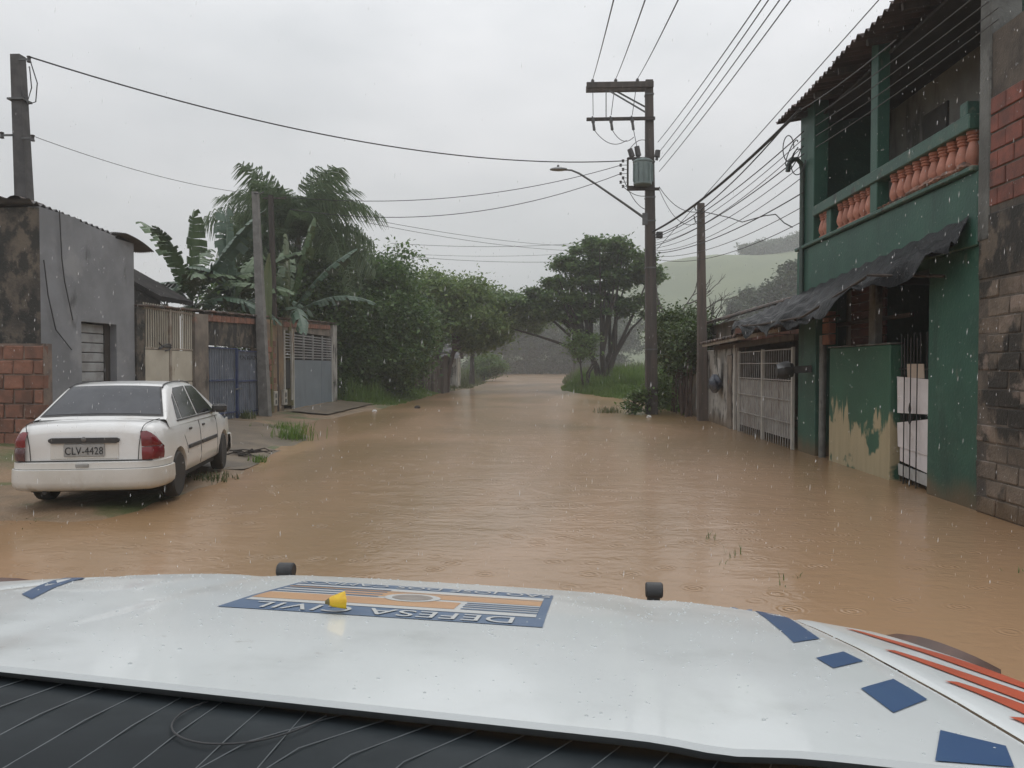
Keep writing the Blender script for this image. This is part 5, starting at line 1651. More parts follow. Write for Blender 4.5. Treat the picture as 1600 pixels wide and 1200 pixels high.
def clumps_in(ells, rng):
    """clump centres spread through ellipsoids: (cx, cy, cz, rx, ry, rz, n)"""
    out = []
    for cx, cy, cz, rx, ry, rz, n in ells:
        v = rng.normal(size=(n, 3)); v /= np.linalg.norm(v, axis=1, keepdims=True)
        r = rng.uniform(.35, 1.0, (n, 1)) ** .6
        out.append(np.array([cx, cy, cz]) + v * r * np.array([rx, ry, rz]))
    return np.concatenate(out)

def tree(name, label, base, height, ells, leaf, per, cr, m_leaf, m_bark, rng_seed, trunk_r=.18, fork=1.0, limbs=10, cat='tree', group=None, flat=.6, stems=1, upbias=.6, stem_spread=.3):
    rng = np.random.default_rng(rng_seed)
    rd = random.Random(rng_seed)
    t = thing(name, label, cat, base, 0, group)
    cl_ = clumps_in(ells, rng)
    b = Vector(base)
    mb = MB()
    tops = []
    for k in range(stems):
        q = k * 2.4 + rd.random()
        off = Vector((math.cos(q), math.sin(q), 0)) * (stem_spread if stems > 1 else .0)
        p0 = b + off * .35 - Vector((0, 0, .2))
        p1 = b + off * 1.1 + Vector((rd.uniform(-.1, .1), rd.uniform(-.1, .1), fork * .6))
        p2 = b + off * 1.9 + Vector((rd.uniform(-.2, .2), rd.uniform(-.2, .2), fork))
        mb.tube([p0, p0.lerp(p1, .5), p1, p2], [trunk_r * 1.25, trunk_r, trunk_r * .85, trunk_r * .7], 9)
        tops.append(p2)
    build('trunk', mb, m_bark, t, True)
    mb = MB()
    idx = rng.permutation(len(cl_))[:limbs]
    for i in idx:
        e = Vector(cl_[i]); s_ = min(tops, key=lambda p: (p - e).length)
        mid = s_.lerp(e, .5) + Vector((rd.uniform(-.3, .3), rd.uniform(-.3, .3), rd.uniform(-.1, .5)))
        mb.tube([s_ - Vector((0, 0, .1)), s_.lerp(mid, .6), mid, mid.lerp(e, .6), e], [trunk_r * .62, trunk_r * .45, trunk_r * .32, trunk_r * .2, trunk_r * .08], 6)
    build('limb', mb, m_bark, t, True)
    n = len(cl_)
    jit = rng.normal(size=(n, per, 3)) * np.array([cr, cr, cr * flat]) * .55
    sc2 = rng.uniform(.55, 1.25, (n, 1, 1))
    pts = (cl_[:, None, :] + jit * sc2).reshape(-1, 3)
    o = np_mesh('crown', leaves(pts, leaf, rng, upbias=upbias), 4, m_leaf, t)
    return t

TREES = 'trees along the street'
# thicket on the left behind the grey gate
tree('dense_tree', 'dense dark evergreen behind the grey gate, tallest of the left thicket', (-9.8, 39, .3), 8, [(-9.2, 38.5, 5.0, 3.0, 3, 2.7, 70), (-7.9, 38, 3.6, 2.3, 2.5, 2.5, 50), (-10.8, 38, 6.0, 2.2, 2, 1.9, 36)], .20, 330, 1.0, M['leafdark'], M['bark'], 11, .2, 2.2, 14, group=TREES)
tree('dense_tree', 'dark leafy tree between the grey gate and the plank shed', (-8.6, 36, .2), 5, [(-8.3, 36, 2.7, 1.9, 2.3, 2.3, 54), (-7.6, 38.5, 2.5, 1.4, 2.2, 2.0, 34)], .17, 300, .85, M['leafdark'], M['bark'], 12, .13, 1.3, 10, group=TREES)
tree('forked_tree', 'bright green tree with forked reddish trunk at the left water edge', (-6.5, 48, .05), 7.5, [(-6.6, 48.3, 5.6, 2.7, 2.6, 2.1, 60), (-5.2, 48.5, 4.6, 2.4, 2.4, 1.7, 44), (-8.2, 49, 4.6, 2.2, 2.4, 2.0, 40), (-4.3, 49, 3.6, 1.3, 1.6, .9, 16)], .22, 300, 1.0, M['leaflight'], M['redbark'], 13, .2, 2.6, 14, group=TREES, stems=2, stem_spread=.28)
tree('roadside_tree', 'rounded tree hanging over the flooded street beyond the forked tree', (-6.5, 66, .15), 8, [(-5.6, 66, 6.2, 3.6, 3, 2.2, 60), (-3.2, 66, 6.0, 3.0, 2.6, 1.7, 46)], .27, 260, 1.2, M['leafmid'], M['bark'], 14, .22, 3.4, 12, group=TREES)
tree('garden_tree', 'dark tree crown behind the banana plants and palm', (-12.2, 33, .3), 7.5, [(-12.0, 32, 4.3, 2.2, 2.2, 2.2, 50), (-10.4, 33, 4.4, 2.0, 2, 2.2, 34)], .2, 280, 1.0, M['leafdark'], M['bark'], 15, .2, 2.2, 10, group=TREES)
tree('shrub', 'leafy bush leaning over the water in front of the far trees', (-6.9, 84, .1), 3, [(-6.8, 84, 1.6, 2.2, 2, 1.2, 40)], .2, 220, .8, M['leafmid'], M['bark'], 16, .08, .6, 6, cat='bush', group=TREES)

tree('shrub', 'dark undergrowth bush right beside the grey gate end pillar', (-9.9, 33.6, .2), 2.6, [(-9.9, 33.6, 1.2, 1.3, 1.6, 1.2, 40)], .16, 220, .7, M['leafdark'], M['bark'], 17, .05, .4, 5, cat='bush', group=TREES)
tree('shrub', 'dark undergrowth bush deep behind the left thicket', (-12.5, 42, .2), 3, [(-12.5, 42, 1.5, 2.6, 2.2, 1.5, 44)], .2, 200, .9, M['leafdark'], M['bark'], 18, .05, .4, 5, cat='bush', group=TREES)

# big spreading tree on the right bank: tiered horizontal crown
tree('spreading_tree', 'large spreading tree with tiered crown and dark trunks right of the street', (3.6, 50, .25), 10.5,
     [(3.6, 50, 9.3, 2.0, 2.2, .75, 34), (2.2, 50, 8.1, 1.8, 2.2, .6, 26), (5.0, 50, 8.2, 2.0, 2.2, .8, 32), (3.5, 50, 7.2, 2.6, 2.6, .7, 38), (.6, 50, 6.0, 2.3, 2.4, .8, 40), (3.2, 50, 5.6, 2.6, 2.4, .8, 36), (-1.0, 50.5, 5.2, 1.7, 2.2, .7, 26), (5.9, 50, 5.6, 1.5, 2, 1.0, 22), (1.6, 50, 4.9, 1.8, 2, .5, 20), (-2.3, 50.5, 5.5, 1.9, 2, .65, 28), (-3.6, 51, 5.0, 1.2, 1.6, .6, 12), (1.3, 50, 7.0, 1.5, 2, .5, 18), (6.6, 50, 7.4, 1.2, 1.6, .5, 12)],
     .25, 125, .50, M['leafalmond'], M['bark'], 21, .24, 2.2, 30, group=TREES, flat=.55, stems=4, upbias=1.0, stem_spread=.42)
tree('young_tree', 'slim multi-stem sapling beside the large spreading tree trunk', (2.35, 47.5, .2), 4, [(2.2, 47.5, 2.9, .9, .9, .9, 16)], .2, 90, .6, M['leafmid'], M['bark'], 22, .07, 1.7, 6, group=TREES, stems=3, stem_spread=.3)
tree('creeper_tree', 'low leafy tree covered in creepers between pole and weathered wall', (5.2, 30, .1), 4, [(5.0, 29, 3.0, .9, 1.6, .7, 36), (5.2, 31.5, 2.6, 1.1, 1.6, 1.0, 30), (6.3, 33, 2.5, 1.5, 1.8, 1.1, 34)], .13, 240, .55, M['leafvine'], M['bark'], 23, .1, 1.2, 8, group=TREES)

# vine over the wall end, with hanging aerial roots
vn = thing('creeper', 'dark green creeper with brown hanging roots smothering the wall end', 'creeper', (4.9, 26.3, 0))
rng = np.random.default_rng(31)
cl_ = clumps_in([(4.85, 26.3, 2.35, .38, 1.3, .75, 46), (4.9, 27.8, 2.0, .4, .9, .8, 24)], rng)
pts = (cl_[:, None, :] + rng.normal(size=(len(cl_), 190, 3)) * .22).reshape(-1, 3)
np_mesh('foliage', leaves(pts, .12, rng, .7), 4, M['leafvine'], vn)
mb = MB()
for k in range(34):
    y = 25.15 + random.random() * 3.4; x = 4.66 + random.uniform(-.1, .12)
    mb.tube([(x, y, 2.1 + random.uniform(-.5, .2)), (x - .05 + random.uniform(-.08, .08), y + random.uniform(-.15, .15), 1.1), (x + random.uniform(-.15, .1), y + random.uniform(-.25, .25), -.1)], [.02, .018, .03], 5)
build('hanging_root', mb, M['redbark'], vn, True)['kind'] = 'stuff'
build('wall_stub', MB().box(4.88, 5.08, 25.0, 28.6, -.3, 2.0), M['oldplaster'], vn)

# bare branches reaching out behind the poles
bt = thing('bare_tree', 'leafless branching tree behind the utility pole and square pole', 'tree', (7.2, 40, .4))
mb = MB(); rd = random.Random(5)
def twig(p, d, l, r, dep):
    e = p + d * l
    m_ = p.lerp(e, .5) + Vector((rd.uniform(-.1, .1), 0, rd.uniform(-.1, .1))) * l
    mb.tube([p, m_, e], [r, r * .8, r * .55], 5)
    if dep:
        for k in range(rd.choice((2, 3))):
            dd = (d + Vector((rd.uniform(-.6, .7), rd.uniform(-.4, .4), rd.uniform(-.35, .6)))).normalized()
            twig(p.lerp(e, rd.uniform(.5, 1)), dd, l * rd.uniform(.5, .75), r * .55, dep - 1)
st0 = Vector((6.4, 40, .3))
mb.tube([st0, (6.3, 40, 1.8), (6.1, 40, 3.0)], [.16, .14, .12], 8)
s0 = Vector((6.1, 40, 3.0))
for d in ((.9, -.2, .75), (.6, .1, 1.0), (.95, .2, .35), (1.0, -.1, .1), (-.2, 0, 1)):
    twig(s0, Vector(d).normalized(), 2.3, .075, 3)
build('branches', mb, M['palebranch'], bt, True)
bt2 = thing('bare_tree', 'dry branched snag poking up beside the square pole above the brick house', 'tree', (6.0, 27.5, 0))
mb = MB(); rd = random.Random(8)
s0 = Vector((5.9, 27.5, 3.0))
mb.tube([(5.8, 27.5, -.1), (5.8, 27.5, 2), s0], [.07, .06, .05], 6)
for d in ((.35, 0, 1), (.8, .1, .45), (-.1, 0, 1)):
    twig(s0, Vector(d).normalized(), .75, .03, 2)
build('branches', mb, M['palebranch'], bt2, True)

# far trees across the flood
ORDF = ['first', 'second', 'third', 'fourth', 'fifth', 'sixth', 'seventh']
k = 0
FARL = ['pale far tree at the left end of the flooded clearing', 'second far tree from the left across the flood', 'tall far tree behind the middle of the street', 'far tree just right of the street middle', 'far tree behind the distant small pole', 'far tree showing under the spreading tree crown', 'rightmost far tree behind the spreading tree trunks']
for (px, top, Y, wd) in ((752, 500, 150, 5.5), (790, 486, 160, 6.5), (828, 474, 172, 7), (862, 480, 165, 6.5), (895, 488, 158, 6), (925, 492, 150, 6), (960, 480, 160, 7)):
    p = at(px, 583, Y); zt = at(px, top, Y).z
    tree('far_tree', FARL[k], (p.x, Y, 0), zt, [(p.x, Y, zt * .60, wd, wd * .6, zt * .36, 46), (p.x + .8, Y + 1, zt * .36, wd * .9, wd * .6, zt * .22, 20)], .55, 130, 1.9, M['leaffar'], M['bark'], 40 + k, .3, zt * .30, 6, group='trees across the flood')
    k += 1
for k, px in enumerate((748, 775, 806, 836, 868, 900, 934)):
    Y = 163 + 2 * (k % 3); x = at(px, 583, Y).x
    tree('far_bush', ORDF[k] + ' low bush from the left along the far water edge', (x, Y, 0), 3, [(x, Y, 1.6, 3.6, 2, 1.3, 30)], .5, 120, 1.1, M['leaffar'], M['bark'], 140 + k, .1, .6, 2, cat='bush', group='bushes along the far water edge')
# mid-distance trees at the foot of the hill
HFL = ['round dark tree at the foot of the grassy hill', 'second round tree on the lower hillside near the house corner', 'wide tree on the hillside touching the house corner']
for k, (px, py, top, Y, wd) in enumerate(((1166, 486, 448, 130, 3.0), (1216, 480, 430, 118, 4.2), (1250, 480, 402, 112, 3.5))):
    p = at(px, py, Y); zt = at(px, top, Y).z
    gz_ = max(float(hill_h(np.array(p.x), np.array(Y))), H(p.x, Y))
    hh = (zt - gz_) / 2
    tree('hill_tree', HFL[k], (p.x, Y, gz_), zt, [(p.x, Y, gz_ + hh * 1.1, wd, wd, hh * .85, 60)], .55, 260, 1.3, M['leaffar'], M['bark'], 60 + k, .2, hh * .6, 4, group='trees on the hillside')
ORD = ['first', 'second', 'third', 'fourth', 'fifth', 'sixth', 'seventh', 'eighth', 'ninth', 'tenth', 'eleventh', 'twelfth']
for k in range(11):
    px = 1162 + k * 10.5
    Y = 292 + 6 * (k % 3)
    x = (px - 855) / 1200 * Y
    gz_ = float(hill_h(np.array(x), np.array(float(Y))))
    hh = 3.2 + 1.6 * ((k * 7) % 5) / 4
    tree('ridge_tree', f'{ORD[k]} hazy tree from the left along the hill crest', (x, Y, gz_), hh, [(x, Y, gz_ + hh * .6, 3.4, 3, hh * .55, 30)], .9, 150, 1.7, M['leaffar'], M['bark'], 80 + k, .2, 1.2, 2, group='trees on the hill crest')

# ---- palm: every frond a part of its own
def frond_mesh(seed, ln, droop):
    rd = random.Random(seed)
    V = []
    n = 46
    pth = []
    for i in range(n + 1):
        t = i / n
        pth.append(Vector((ln * (t - .12 * t * t), 0, ln * (.75 * t - droop * t ** 2.1))))
    # rachis as a thin ribbon pair
    for i in range(n):
        a, b = pth[i], pth[i + 1]; w_ = .035 * (1 - .8 * i / n)
        V += [a + Vector((0, -w_, 0)), a + Vector((0, w_, 0)), b + Vector((0, w_, 0)), b + Vector((0, -w_, 0))]
    for i in range(4, n):
        t = i / n
        p = pth[i]; tg = (pth[min(i + 1, n)] - pth[i - 1]).normalized()
        ll = ln * .26 * math.sin(math.pi * (.12 + .80 * t)) ** .7
        for sg in (-1, 1):
            for rep in range(2):
                d = (Vector((0, sg, 0)) * rd.uniform(.6, 1.0) + tg * rd.uniform(.1, .5) + Vector((0, 0, rd.uniform(-.5, .5)))).normalized()
                m_ = p + d * ll * .5
                e = m_ + (d * .5 + Vector((0, 0, -1)) * rd.uniform(.9, 1.5)) * ll * .55
                wv = tg * .022 + Vector((0, 0, .012))
                V += [p - wv * .6, m_ - wv, m_ + wv, p + wv * .6]
                V += [m_ - wv, e - wv * .15, e + wv * .15, m_ + wv]
    me = bpy.data.meshes.new('frond')
    v = np.array([tuple(q) for q in V], dtype=np.float32); nn = len(v)
    me.vertices.add(nn); me.vertices.foreach_set('co', v.ravel())
    me.loops.add(nn); me.loops.foreach_set('vertex_index', np.arange(nn, dtype=np.int32))
    me.polygons.add(nn // 4); me.polygons.foreach_set('loop_start', np.arange(0, nn, 4, dtype=np.int32)); me.polygons.foreach_set('loop_total', np.full(nn // 4, 4, dtype=np.int32))
    me.update(calc_edges=True)
    me.materials.append(M['leafpalm'])
    return me
FR = [frond_mesh(s_, l_, dr) for s_, l_, dr in ((1, 3.2, .95), (2, 3.4, .70), (3, 3.0, 1.15), (4, 3.3, .5))]
def palm(label, base, htop, nf, scale, seed, name='palm_tree'):
    t = thing(name, label, 'palm tree', base, 0, 'palm trees')
    b = Vector(base); rd = random.Random(seed)
    build('trunk', MB().tube([b, b + Vector((.05, 0, htop * .4)), b + Vector((.1, 0, htop * .85)), b + Vector((.1, 0, htop))], [.2, .17, .15, .12], 10), M['palmtrunk'], t, True)
    build('crownshaft', MB().tube([b + Vector((.1, 0, htop - .1)), b + Vector((.1, 0, htop + .35))], [.16, .06], 8), M['bananastem'], t, True)
    for i in range(nf):
        q = i * 2.39996 + rd.uniform(-.2, .2)
        tier = i / nf
        put('frond', FR[(0, 1, 2, 3)[i % 4]], None, t, (.1, 0, htop + .15), (rd.uniform(-.15, .15), R(-48 + 78 * tier), q), (scale * rd.uniform(.85, 1.1),) * 3)
    return t
p = at(462, 372, 32)
palm('tall feathery palm rising above the garden wall and left trees', (p.x, 32, .3), p.z - .5, 30, 1.22, 3)
p = at(400, 372, 30)
palm('smaller palm half hidden behind the pale grey leaning post', (p.x, 30.5, .3), p.z - 1.0, 14, .62, 9)

# ---- banana plants: every leaf a part of its own
def banana_leaf(seed, ln, wid, droop, torn):
    rd = random.Random(seed)
    V = []
    n = 26
    pth = [Vector((ln * (t - .1 * t * t), 0, ln * (.55 * t - droop * t * t))) for t in np.linspace(0, 1, n + 1)]
    wids = [wid * max(0.02, math.sin(math.pi * min(1, (t - .10) / .92)) ** .55) if t > .1 else .02 for t in np.linspace(0, 1, n + 1)]
    for i in range(n):
        a, b = pth[i], pth[i + 1]; w_ = .022 * (1 - .7 * i / n)
        for dz in (.008,):
            V += [a + Vector((0, -w_, dz)), a + Vector((0, w_, dz)), b + Vector((0, w_, dz)), b + Vector((0, -w_, dz))]
    for sg in (-1, 1):
        hang = .35
        for i in range(n):
            if rd.random() < torn * .5: hang = rd.uniform(.1, .9)
            a, b = pth[i], pth[i + 1]
            shift = (pth[min(i + 1, n)] - pth[max(i - 1, 0)]).normalized() * .10
            gap = .18 if rd.random() < torn else 0.0
            w0, w1 = wids[i], wids[i + 1]
            if rd.random() < torn * .25: w0 *= .55; w1 *= .55
            o0 = Vector((0, sg * w0 * (1 - .4 * hang), -w0 * hang)) + shift
            o1 = Vector((0, sg * w1 * (1 - .4 * hang), -w1 * hang)) + shift - (b - a) * gap
            m0 = Vector((0, sg * w0 * .5, -w0 * hang * .25)) + shift * .5
            m1 = Vector((0, sg * w1 * .5, -w1 * hang * .25)) + shift * .5 - (b - a) * gap * .5
            V += [a, a + m0, b + m1, b]
            V += [a + m0, a + o0, b + o1, b + m1]
    me = bpy.data.meshes.new('leaf')
    v = np.array([tuple(q) for q in V], dtype=np.float32); nn = len(v)
    me.vertices.add(nn); me.vertices.foreach_set('co', v.ravel())
    me.loops.add(nn); me.loops.foreach_set('vertex_index', np.arange(nn, dtype=np.int32))
    me.polygons.add(nn // 4); me.polygons.foreach_set('loop_start', np.arange(0, nn, 4, dtype=np.int32)); me.polygons.foreach_set('loop_total', np.full(nn // 4, 4, dtype=np.int32))
    me.update(calc_edges=True)
    return me
BLV = []
for s_, (l_, w_, dr, tn) in enumerate(((2.9, .36, .55, .8), (3.1, .40, .30, .7), (2.6, .36, .85, .9), (2.8, .42, .15, .6))):
    BLV.append((l_, w_, dr, tn))
def plain_mat(nm, c1, c2):
    m = pm(nm, c1, c2, 2.2, .45, stretch=(1, 1, 1))
    return m
M['banA'] = plain_mat('banana_leaf_green', (.050, .092, .034), (.078, .125, .046))
M['banB'] = plain_mat('banana_leaf_blue', (.040, .080, .048), (.056, .100, .060))
M['banC'] = plain_mat('banana_leaf_pale', (.135, .165, .075), (.10, .13, .06))
BM = {}
def bleaf(kind_, mk):
    if (kind_, mk) not in BM:
        me = banana_leaf(kind_ * 7 + 3, *BLV[kind_]); me.materials.append(M[mk]); BM[(kind_, mk)] = me
    return BM[(kind_, mk)]
def banana(label, base, stem, specs, seed):
    t = thing('banana_plant', label, 'banana plant', base, 0, 'banana plants')
    b = Vector(base); rd = random.Random(seed)
    build('stem', MB().tube([b, b + Vector((0, 0, stem * .5)), b + Vector((0, 0, stem))], [.17, .15, .09], 10), M['bananastem'], t, True)
    for (az, pitch, kind_, mk, sc2) in specs:
        put('leaf', bleaf(kind_, mk), None, t, (0, 0, stem - .1), (rd.uniform(-.35, .35), R(-pitch), R(az)), (sc2 * 1.14,) * 3)
b1 = at(300, 480, 24)
banana('banana plant with tall torn leaves right behind the garden wall', (b1.x, 24, .3), 3.2, [(170, 58, 0, 'banA', 1.15), (20, 42, 1, 'banB', 1.2), (185, 8, 0, 'banB', 1.1), (205, 20, 2, 'banA', 1.0), (100, 45, 0, 'banA', 1.1), (300, 35, 2, 'banA', 1.0), (0, 10, 2, 'banB', 1.0), (250, 60, 0, 'banA', .95), (150, 30, 2, 'banB', .9), (40, 25, 0, 'banA', 1.1), (330, 62, 3, 'banA', 1.0), (60, 15, 2, 'banA', 1.0)], 4)
b2 = at(362, 480, 25.5)
banana('banana plant with bluish hanging leaves left of the pale grey leaning post', (b2.x, 25.5, .3), 3.2, [(15, 68, 3, 'banB', 1.1), (150, 64, 1, 'banB', 1.1), (200, 35, 2, 'banB', 1.0), (330, 30, 2, 'banA', 1.0), (80, 50, 0, 'banA', 1.0), (180, 5, 2, 'banB', 1.0), (270, 45, 2, 'banB', 1.0), (0, 40, 0, 'banA', 1.1), (40, 20, 2, 'banB', 1.1), (110, 20, 2, 'banA', 1.0)], 5)
b3 = at(450, 480, 26)
banana('banana plant with broad drooping leaves right of the wooden post', (b3.x, 26, .3), 3.1, [(5, 30, 1, 'banB', 1.0), (350, 48, 3, 'banA', 1.1), (20, 12, 0, 'banB', 1.0), (110, 60, 0, 'banA', 1.0), (240, 40, 2, 'banA', .9), (175, 65, 3, 'banC', .9), (300, 5, 2, 'banB', .9)], 6)
b4 = at(238, 470, 23)
banana('low banana plant leaning over the rear house roof', (b4.x, 23.8, .3), 3.3, [(178, 22, 1, 'banB', .9), (165, 5, 1, 'banA', .95), (60, 45, 2, 'banB', .9), (10, 40, 2, 'banA', .9), (280, 30, 2, 'banB', .8)], 7)
b5 = at(417, 480, 23.6)
cb5 = thing('banana_plant', 'single pale upright rolled banana leaf between the two left posts', 'banana plant', (b5.x, 23.9, .2), 0, 'banana plants')
build('stem', MB().tube([(b5.x, 23.9, .2), (b5.x, 23.9, 3.0)], [.1, .06], 8), M['bananastem'], cb5, True)
rows = []
for t in np.linspace(0, 1, 12):
    w_ = .24 * math.sin(math.pi * min(1, .08 + t * .92)) ** .8
    rows.append([(b5.x + .03 * t + w_ * (u_ - .3) , 23.85 - .12 * abs(u_) + .1 * u_, 2.8 + 2.4 * t - .05 * abs(u_)) for u_ in np.linspace(-.6, .6, 7)])
build('leaf', MB().grid(rows), M['banC'], cb5, True)

# ---- grass (nobody could count it)
def blades(region, n, hmin, hmax, wdt, rng, m_, name, label, lean=.35, zoff=0.0, cond=None):
    x = rng.uniform(region[0], region[1], n * 3); y = rng.uniform(region[2], region[3], n * 3)
    z = terrain(x, y)
    ok = z > -.03
    if cond is not None: ok &= cond(x, y)
    x, y, z = x[ok][:n], y[ok][:n], z[ok][:n]
    n = len(x)
    c = np.stack([x, y, z - .03 + zoff], 1)
    patch = .65 + .5 * np.sin(x * 1.3 + 2) * np.sin(y * .9) + .2 * np.sin(x * 4 + y * 3)
    h = (rng.uniform(hmin, hmax, n) * np.clip(patch, .35, 1.3) * np.clip(.30 + z * 3.5, .2, 1.0))[:, None]
    q = rng.uniform(0, 2 * np.pi, n)
    ln = np.stack([np.cos(q), np.sin(q), np.zeros(n)], 1) * (rng.uniform(.1, 1, n)[:, None] * lean) * h
    s_ = np.stack([-np.sin(q + .6), np.cos(q + .6), np.zeros(n)], 1) * wdt
    up_ = np.array([0, 0, 1.0])
    m1 = c + up_ * h * .6 + ln * .35
    e = c + up_ * h * .95 + ln
    quads = np.stack([c - s_, c + s_, m1 + s_ * .8, m1 - s_ * .8, m1 - s_ * .8, m1 + s_ * .8, e + s_ * .1, e - s_ * .1], 1).reshape(-1, 3)
    o = np_mesh(name, quads, 4, m_, None, 'stuff')
    tag(o, label)
    return o
rng = np.random.default_rng(77)
blades((-8.4, -5.9, 31.5, 47.5), 16000, .12, .5, .014, rng, M['grass'], 'grass', 'bright green grass on the left bank by the grey gate')
blades((-9.5, -7.2, 32, 47), 5000, .4, 1.3, .018, rng, M['grass'], 'tall_grass', 'tall green grass below the dark left thicket')
blades((-8.2, -5.5, 48.5, 80), 6000, .2, .6, .02, rng, M['grassdull'], 'grass', 'far grass strip along the left bank')
blades((1.0, 5.2, 37, 58), 20000, .5, 1.35, .018, rng, M['grass'], 'tall_grass', 'tall grass on the right bank under the spreading tree', cond=lambda x, y: y > 39)
blades((4.2, 9, 32, 62), 14000, .5, 1.4, .022, rng, M['grass'], 'tall_grass', 'overgrown grassy slope behind the utility pole')
blades((4.3, 5.0, 25.5, 33), 2500, .2, .6, .014, rng, M['grass'], 'grass', 'grass fringe at the foot of the creeper')
blades((1.5, 14, 60, 110), 9000, .6, 1.5, .05, rng, M['grassdull'], 'tall_grass', 'distant overgrown grass on the right bank')
blades((-14, -7, 60, 110), 5000, .6, 1.5, .05, rng, M['grassdull'], 'tall_grass', 'distant overgrown grass on the left bank')
blades((-60, 60, 166, 176), 9000, .6, 1.8, .12, rng, M['grassdull'], 'tall_grass', 'hazy grass along the far bank')

def tuft(name, label, c, n, h, sp, m_, seed, cat='weeds', w_=.008):
    rng = np.random.default_rng(seed)
    x = c[0] + rng.normal(size=n) * sp; y = c[1] + rng.normal(size=n) * sp
    q = rng.uniform(0, 6.28, n)
    hh = rng.uniform(.4, 1, n) * h
    V = []
    for i in range(n):
        b = Vector((x[i], y[i], c[2] - .04)); l_ = Vector((math.cos(q[i]), math.sin(q[i]), 0)) * hh[i] * rng.uniform(.1, .6)
        s_ = Vector((-math.sin(q[i]), math.cos(q[i]), 0)) * w_
        m1 = b + Vector((0, 0, hh[i] * .65)) + l_ * .35; e = b + Vector((0, 0, hh[i])) + l_
        V += [b - s_, b + s_, m1 + s_, m1 - s_, m1 - s_, m1 + s_, e + s_ * .1, e - s_ * .1]
    t = thing(name, label, cat, c, 0, 'weed tufts')
    np_mesh('blades', np.array([tuple(p) for p in V]), 4, m_, t, 'stuff')
    return t
def gp(px, py, z=0.0):
    dr = CAM_M @ Vector(((px - 800) / 1200.0, (600 - py) / 1200.0, -1.0))
    k = (z - CAM_H) / dr.z
    return Vector((dr.x * k, dr.y * k, z))
tuft('weed_tuft', 'bushy weed tuft at the foot of the ochre pillar', gp(458, 688), 220, .42, .22, M['grass'], 1)
tuft('weed_tuft', 'weed strip growing along the pillar base above the ramp edge', gp(448, 672, .02), 160, .3, .3, M['grass'], 2)
tuft('weed_tuft', 'small grass tuft on the water edge right of the front wheel', gp(404, 722), 60, .2, .07, M['grass'], 3)
tuft('weed_tuft', 'patch of grass between the car wheels', gp(318, 750), 260, .16, .2, M['grassdull'], 4)
tuft('weed_tuft', 'dark weeds at the left leaf foot of the blue gate', gp(386, 652, .2), 110, .3, .14, M['grassdull'], 5)
tuft('weed_tuft', 'drowned weed tuft in the water left of the utility pole', gp(952, 645), 120, .32, .22, M['grassdull'], 6)
tuft('weed_tuft', 'muddy grass at the lower left in the shallow water before the car', gp(60, 800), 120, .06, .5, M['grassdull'], 7)
for i, (px, py, n, h, lab) in enumerate(((1105, 842, 7, .16, 'left pair of thin weed stems standing in the water before the green house'), (1145, 868, 8, .18, 'tallest thin weed stem in the water before the green house'), (1140, 885, 4, .10, 'short weed stems in the water, nearest the middle'), (1245, 905, 6, .12, 'thin twig stems in the water on the right'), (1345, 935, 4, .05, 'floating twig bits on the water near the bonnet'), (1222, 918, 4, .1, 'few short stems in the water just above the bonnet'), (1592, 895, 9, .12, 'weed clump at the right picture edge in the water'))):
    tuft('water_weed', lab, gp(px, py), n, h, .05, M['leafdark'], 20 + i, 'weeds', .004)
# leafy shrub at the pole foot
sbp = Vector((PX - .55, PY - .3, -.1))
tree('pole_shrub', 'small leafy shrub growing from the water at the utility pole foot', tuple(sbp), 1.2, [(sbp.x, sbp.y, .45, .55, .5, .42, 26), (sbp.x + 1.0, sbp.y + .4, .7, .35, .4, .5, 12)], .11, 45, .28, M['leafmid'], M['bark'], 91, .025, .3, 10, cat='shrub')
tree('pole_shrub', 'low shrub in front of the grassy slope behind the utility pole', (4.6, 30.5, 0), 1.5, [(4.5, 30.5, .7, .5, .8, .6, 26)], .11, 70, .35, M['leafmid'], M['bark'], 92, .03, .3, 6, cat='shrub')

# debris by the front wheel
db = thing('branch_debris', 'dark heap of broken branches beside the front wheel', 'branches', gp(372, 712, .06))
rd = random.Random(3); c0 = gp(372, 712, .05)
for k in range(15):
    q = rd.uniform(-.5, .5); l_ = rd.uniform(.15, .5)
    p = c0 + Vector((rd.uniform(-.28, .28), rd.uniform(-.12, .12), rd.uniform(0, .08)))
    build('branch', MB().tube([p, p + Vector((math.cos(q) * l_ * .5, math.sin(q) * l_ * .5, rd.uniform(0, .06))), p + Vector((math.cos(q + .3) * l_, math.sin(q) * l_, rd.uniform(-.05, .03)))], [.016, .012, .006], 5), M['bark'], db, True)
def chunk(name, label, c, r, m_, cat, seed):
    rd = random.Random(seed)
    mb = MB().lathe([(r * .5, -r * .3), (r, 0), (r * .8, r * .45), (r * .25, r * .7)], 7, c)
    mb.v = [(x + rd.uniform(-.25, .25) * r, y + rd.uniform(-.25, .25) * r, z + rd.uniform(-.15, .15) * r) for x, y, z in mb.v]
    return tag(build(name, mb, m_), label, cat)
chunk('litter', 'white scrap of litter on the grass at the left water edge', gp(585, 643), .10, M['skin_white'], 'litter', 1)
chunk('litter', 'white scrap floating at the utility pole foot', gp(1014, 652), .09, M['skin_white'], 'litter', 2)
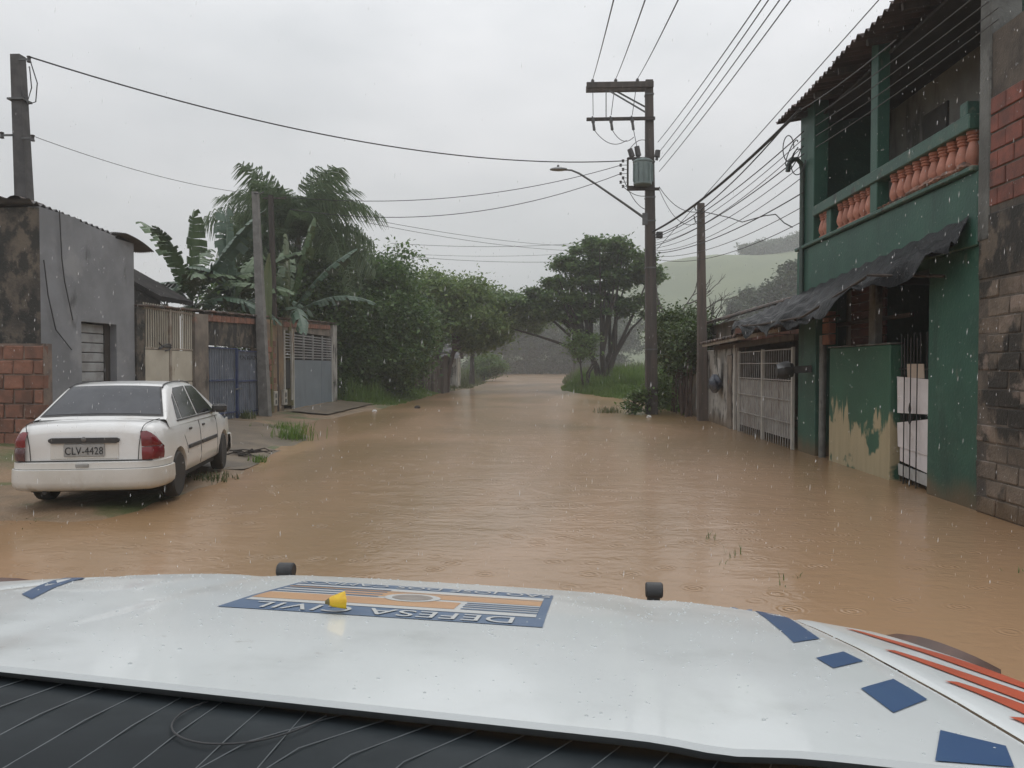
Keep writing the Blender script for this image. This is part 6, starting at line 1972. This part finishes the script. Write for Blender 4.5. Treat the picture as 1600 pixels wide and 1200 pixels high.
chunk('floating_branch', 'dark drift lump in the water off the left bank', gp(652, 638), .14, M['bark'], 'driftwood', 3)

# ---- falling rain: small elongated drops
def rain():
    rng = np.random.default_rng(5)
    n = 10500
    y = 1.5 + 9.5 * rng.uniform(0, 1, n) ** .8
    x = (rng.uniform(-.78, .74, n)) * y - .04 * y
    z = CAM_H + rng.uniform(-.30, .52, n) * y
    keep = (z > .25) & (x < 4.3) & ((z < CAM_H + .16 * y) | (x > .34 * y) | (rng.uniform(0, 1, n) < .12))
    x, y, z = x[keep], y[keep], z[keep]
    n = len(x)
    r = .0008 + .0008 * rng.uniform(0, 1, n) ** 3; h = .003 + .009 * rng.uniform(0, 1, n) ** 2.5
    c = np.stack([x, y, z], 1)
    T = c + np.stack([.06 * h, 0 * h, h], 1); B = c - np.stack([.06 * h, 0 * h, h * .8], 1)
    ring = [c + np.stack([r * math.cos(q), r * math.sin(q), 0 * r], 1) for q in (0, 2.094, 4.189)]
    tris = []
    for i in range(3):
        a, b = ring[i], ring[(i + 1) % 3]
        tris += [a, b, T, b, a, B]
    v = np.stack(tris, 1).reshape(-1, 3)
    m = bpy.data.materials.new('rain_drop'); m.use_nodes = True
    n_ = m.node_tree.nodes; lk = m.node_tree.links.new; n_.clear()
    d1 = n_.new('ShaderNodeBsdfDiffuse'); d1.inputs['Color'].default_value = (.93, .94, .95, 1)
    t1 = n_.new('ShaderNodeBsdfTranslucent'); t1.inputs['Color'].default_value = (.93, .94, .95, 1)
    tp = n_.new('ShaderNodeBsdfTransparent')
    m1 = n_.new('ShaderNodeMixShader'); m1.inputs[0].default_value = .5
    m2 = n_.new('ShaderNodeMixShader'); m2.inputs[0].default_value = .33
    ou = n_.new('ShaderNodeOutputMaterial')
    lk(d1.outputs[0], m1.inputs[1]); lk(t1.outputs[0], m1.inputs[2])
    lk(tp.outputs[0], m2.inputs[1]); lk(m1.outputs[0], m2.inputs[2]); lk(m2.outputs[0], ou.inputs['Surface'])
    o = np_mesh('rain', v, 3, m, None, 'stuff')
    o['label'] = 'falling rain drops in the air over the street'
rain()
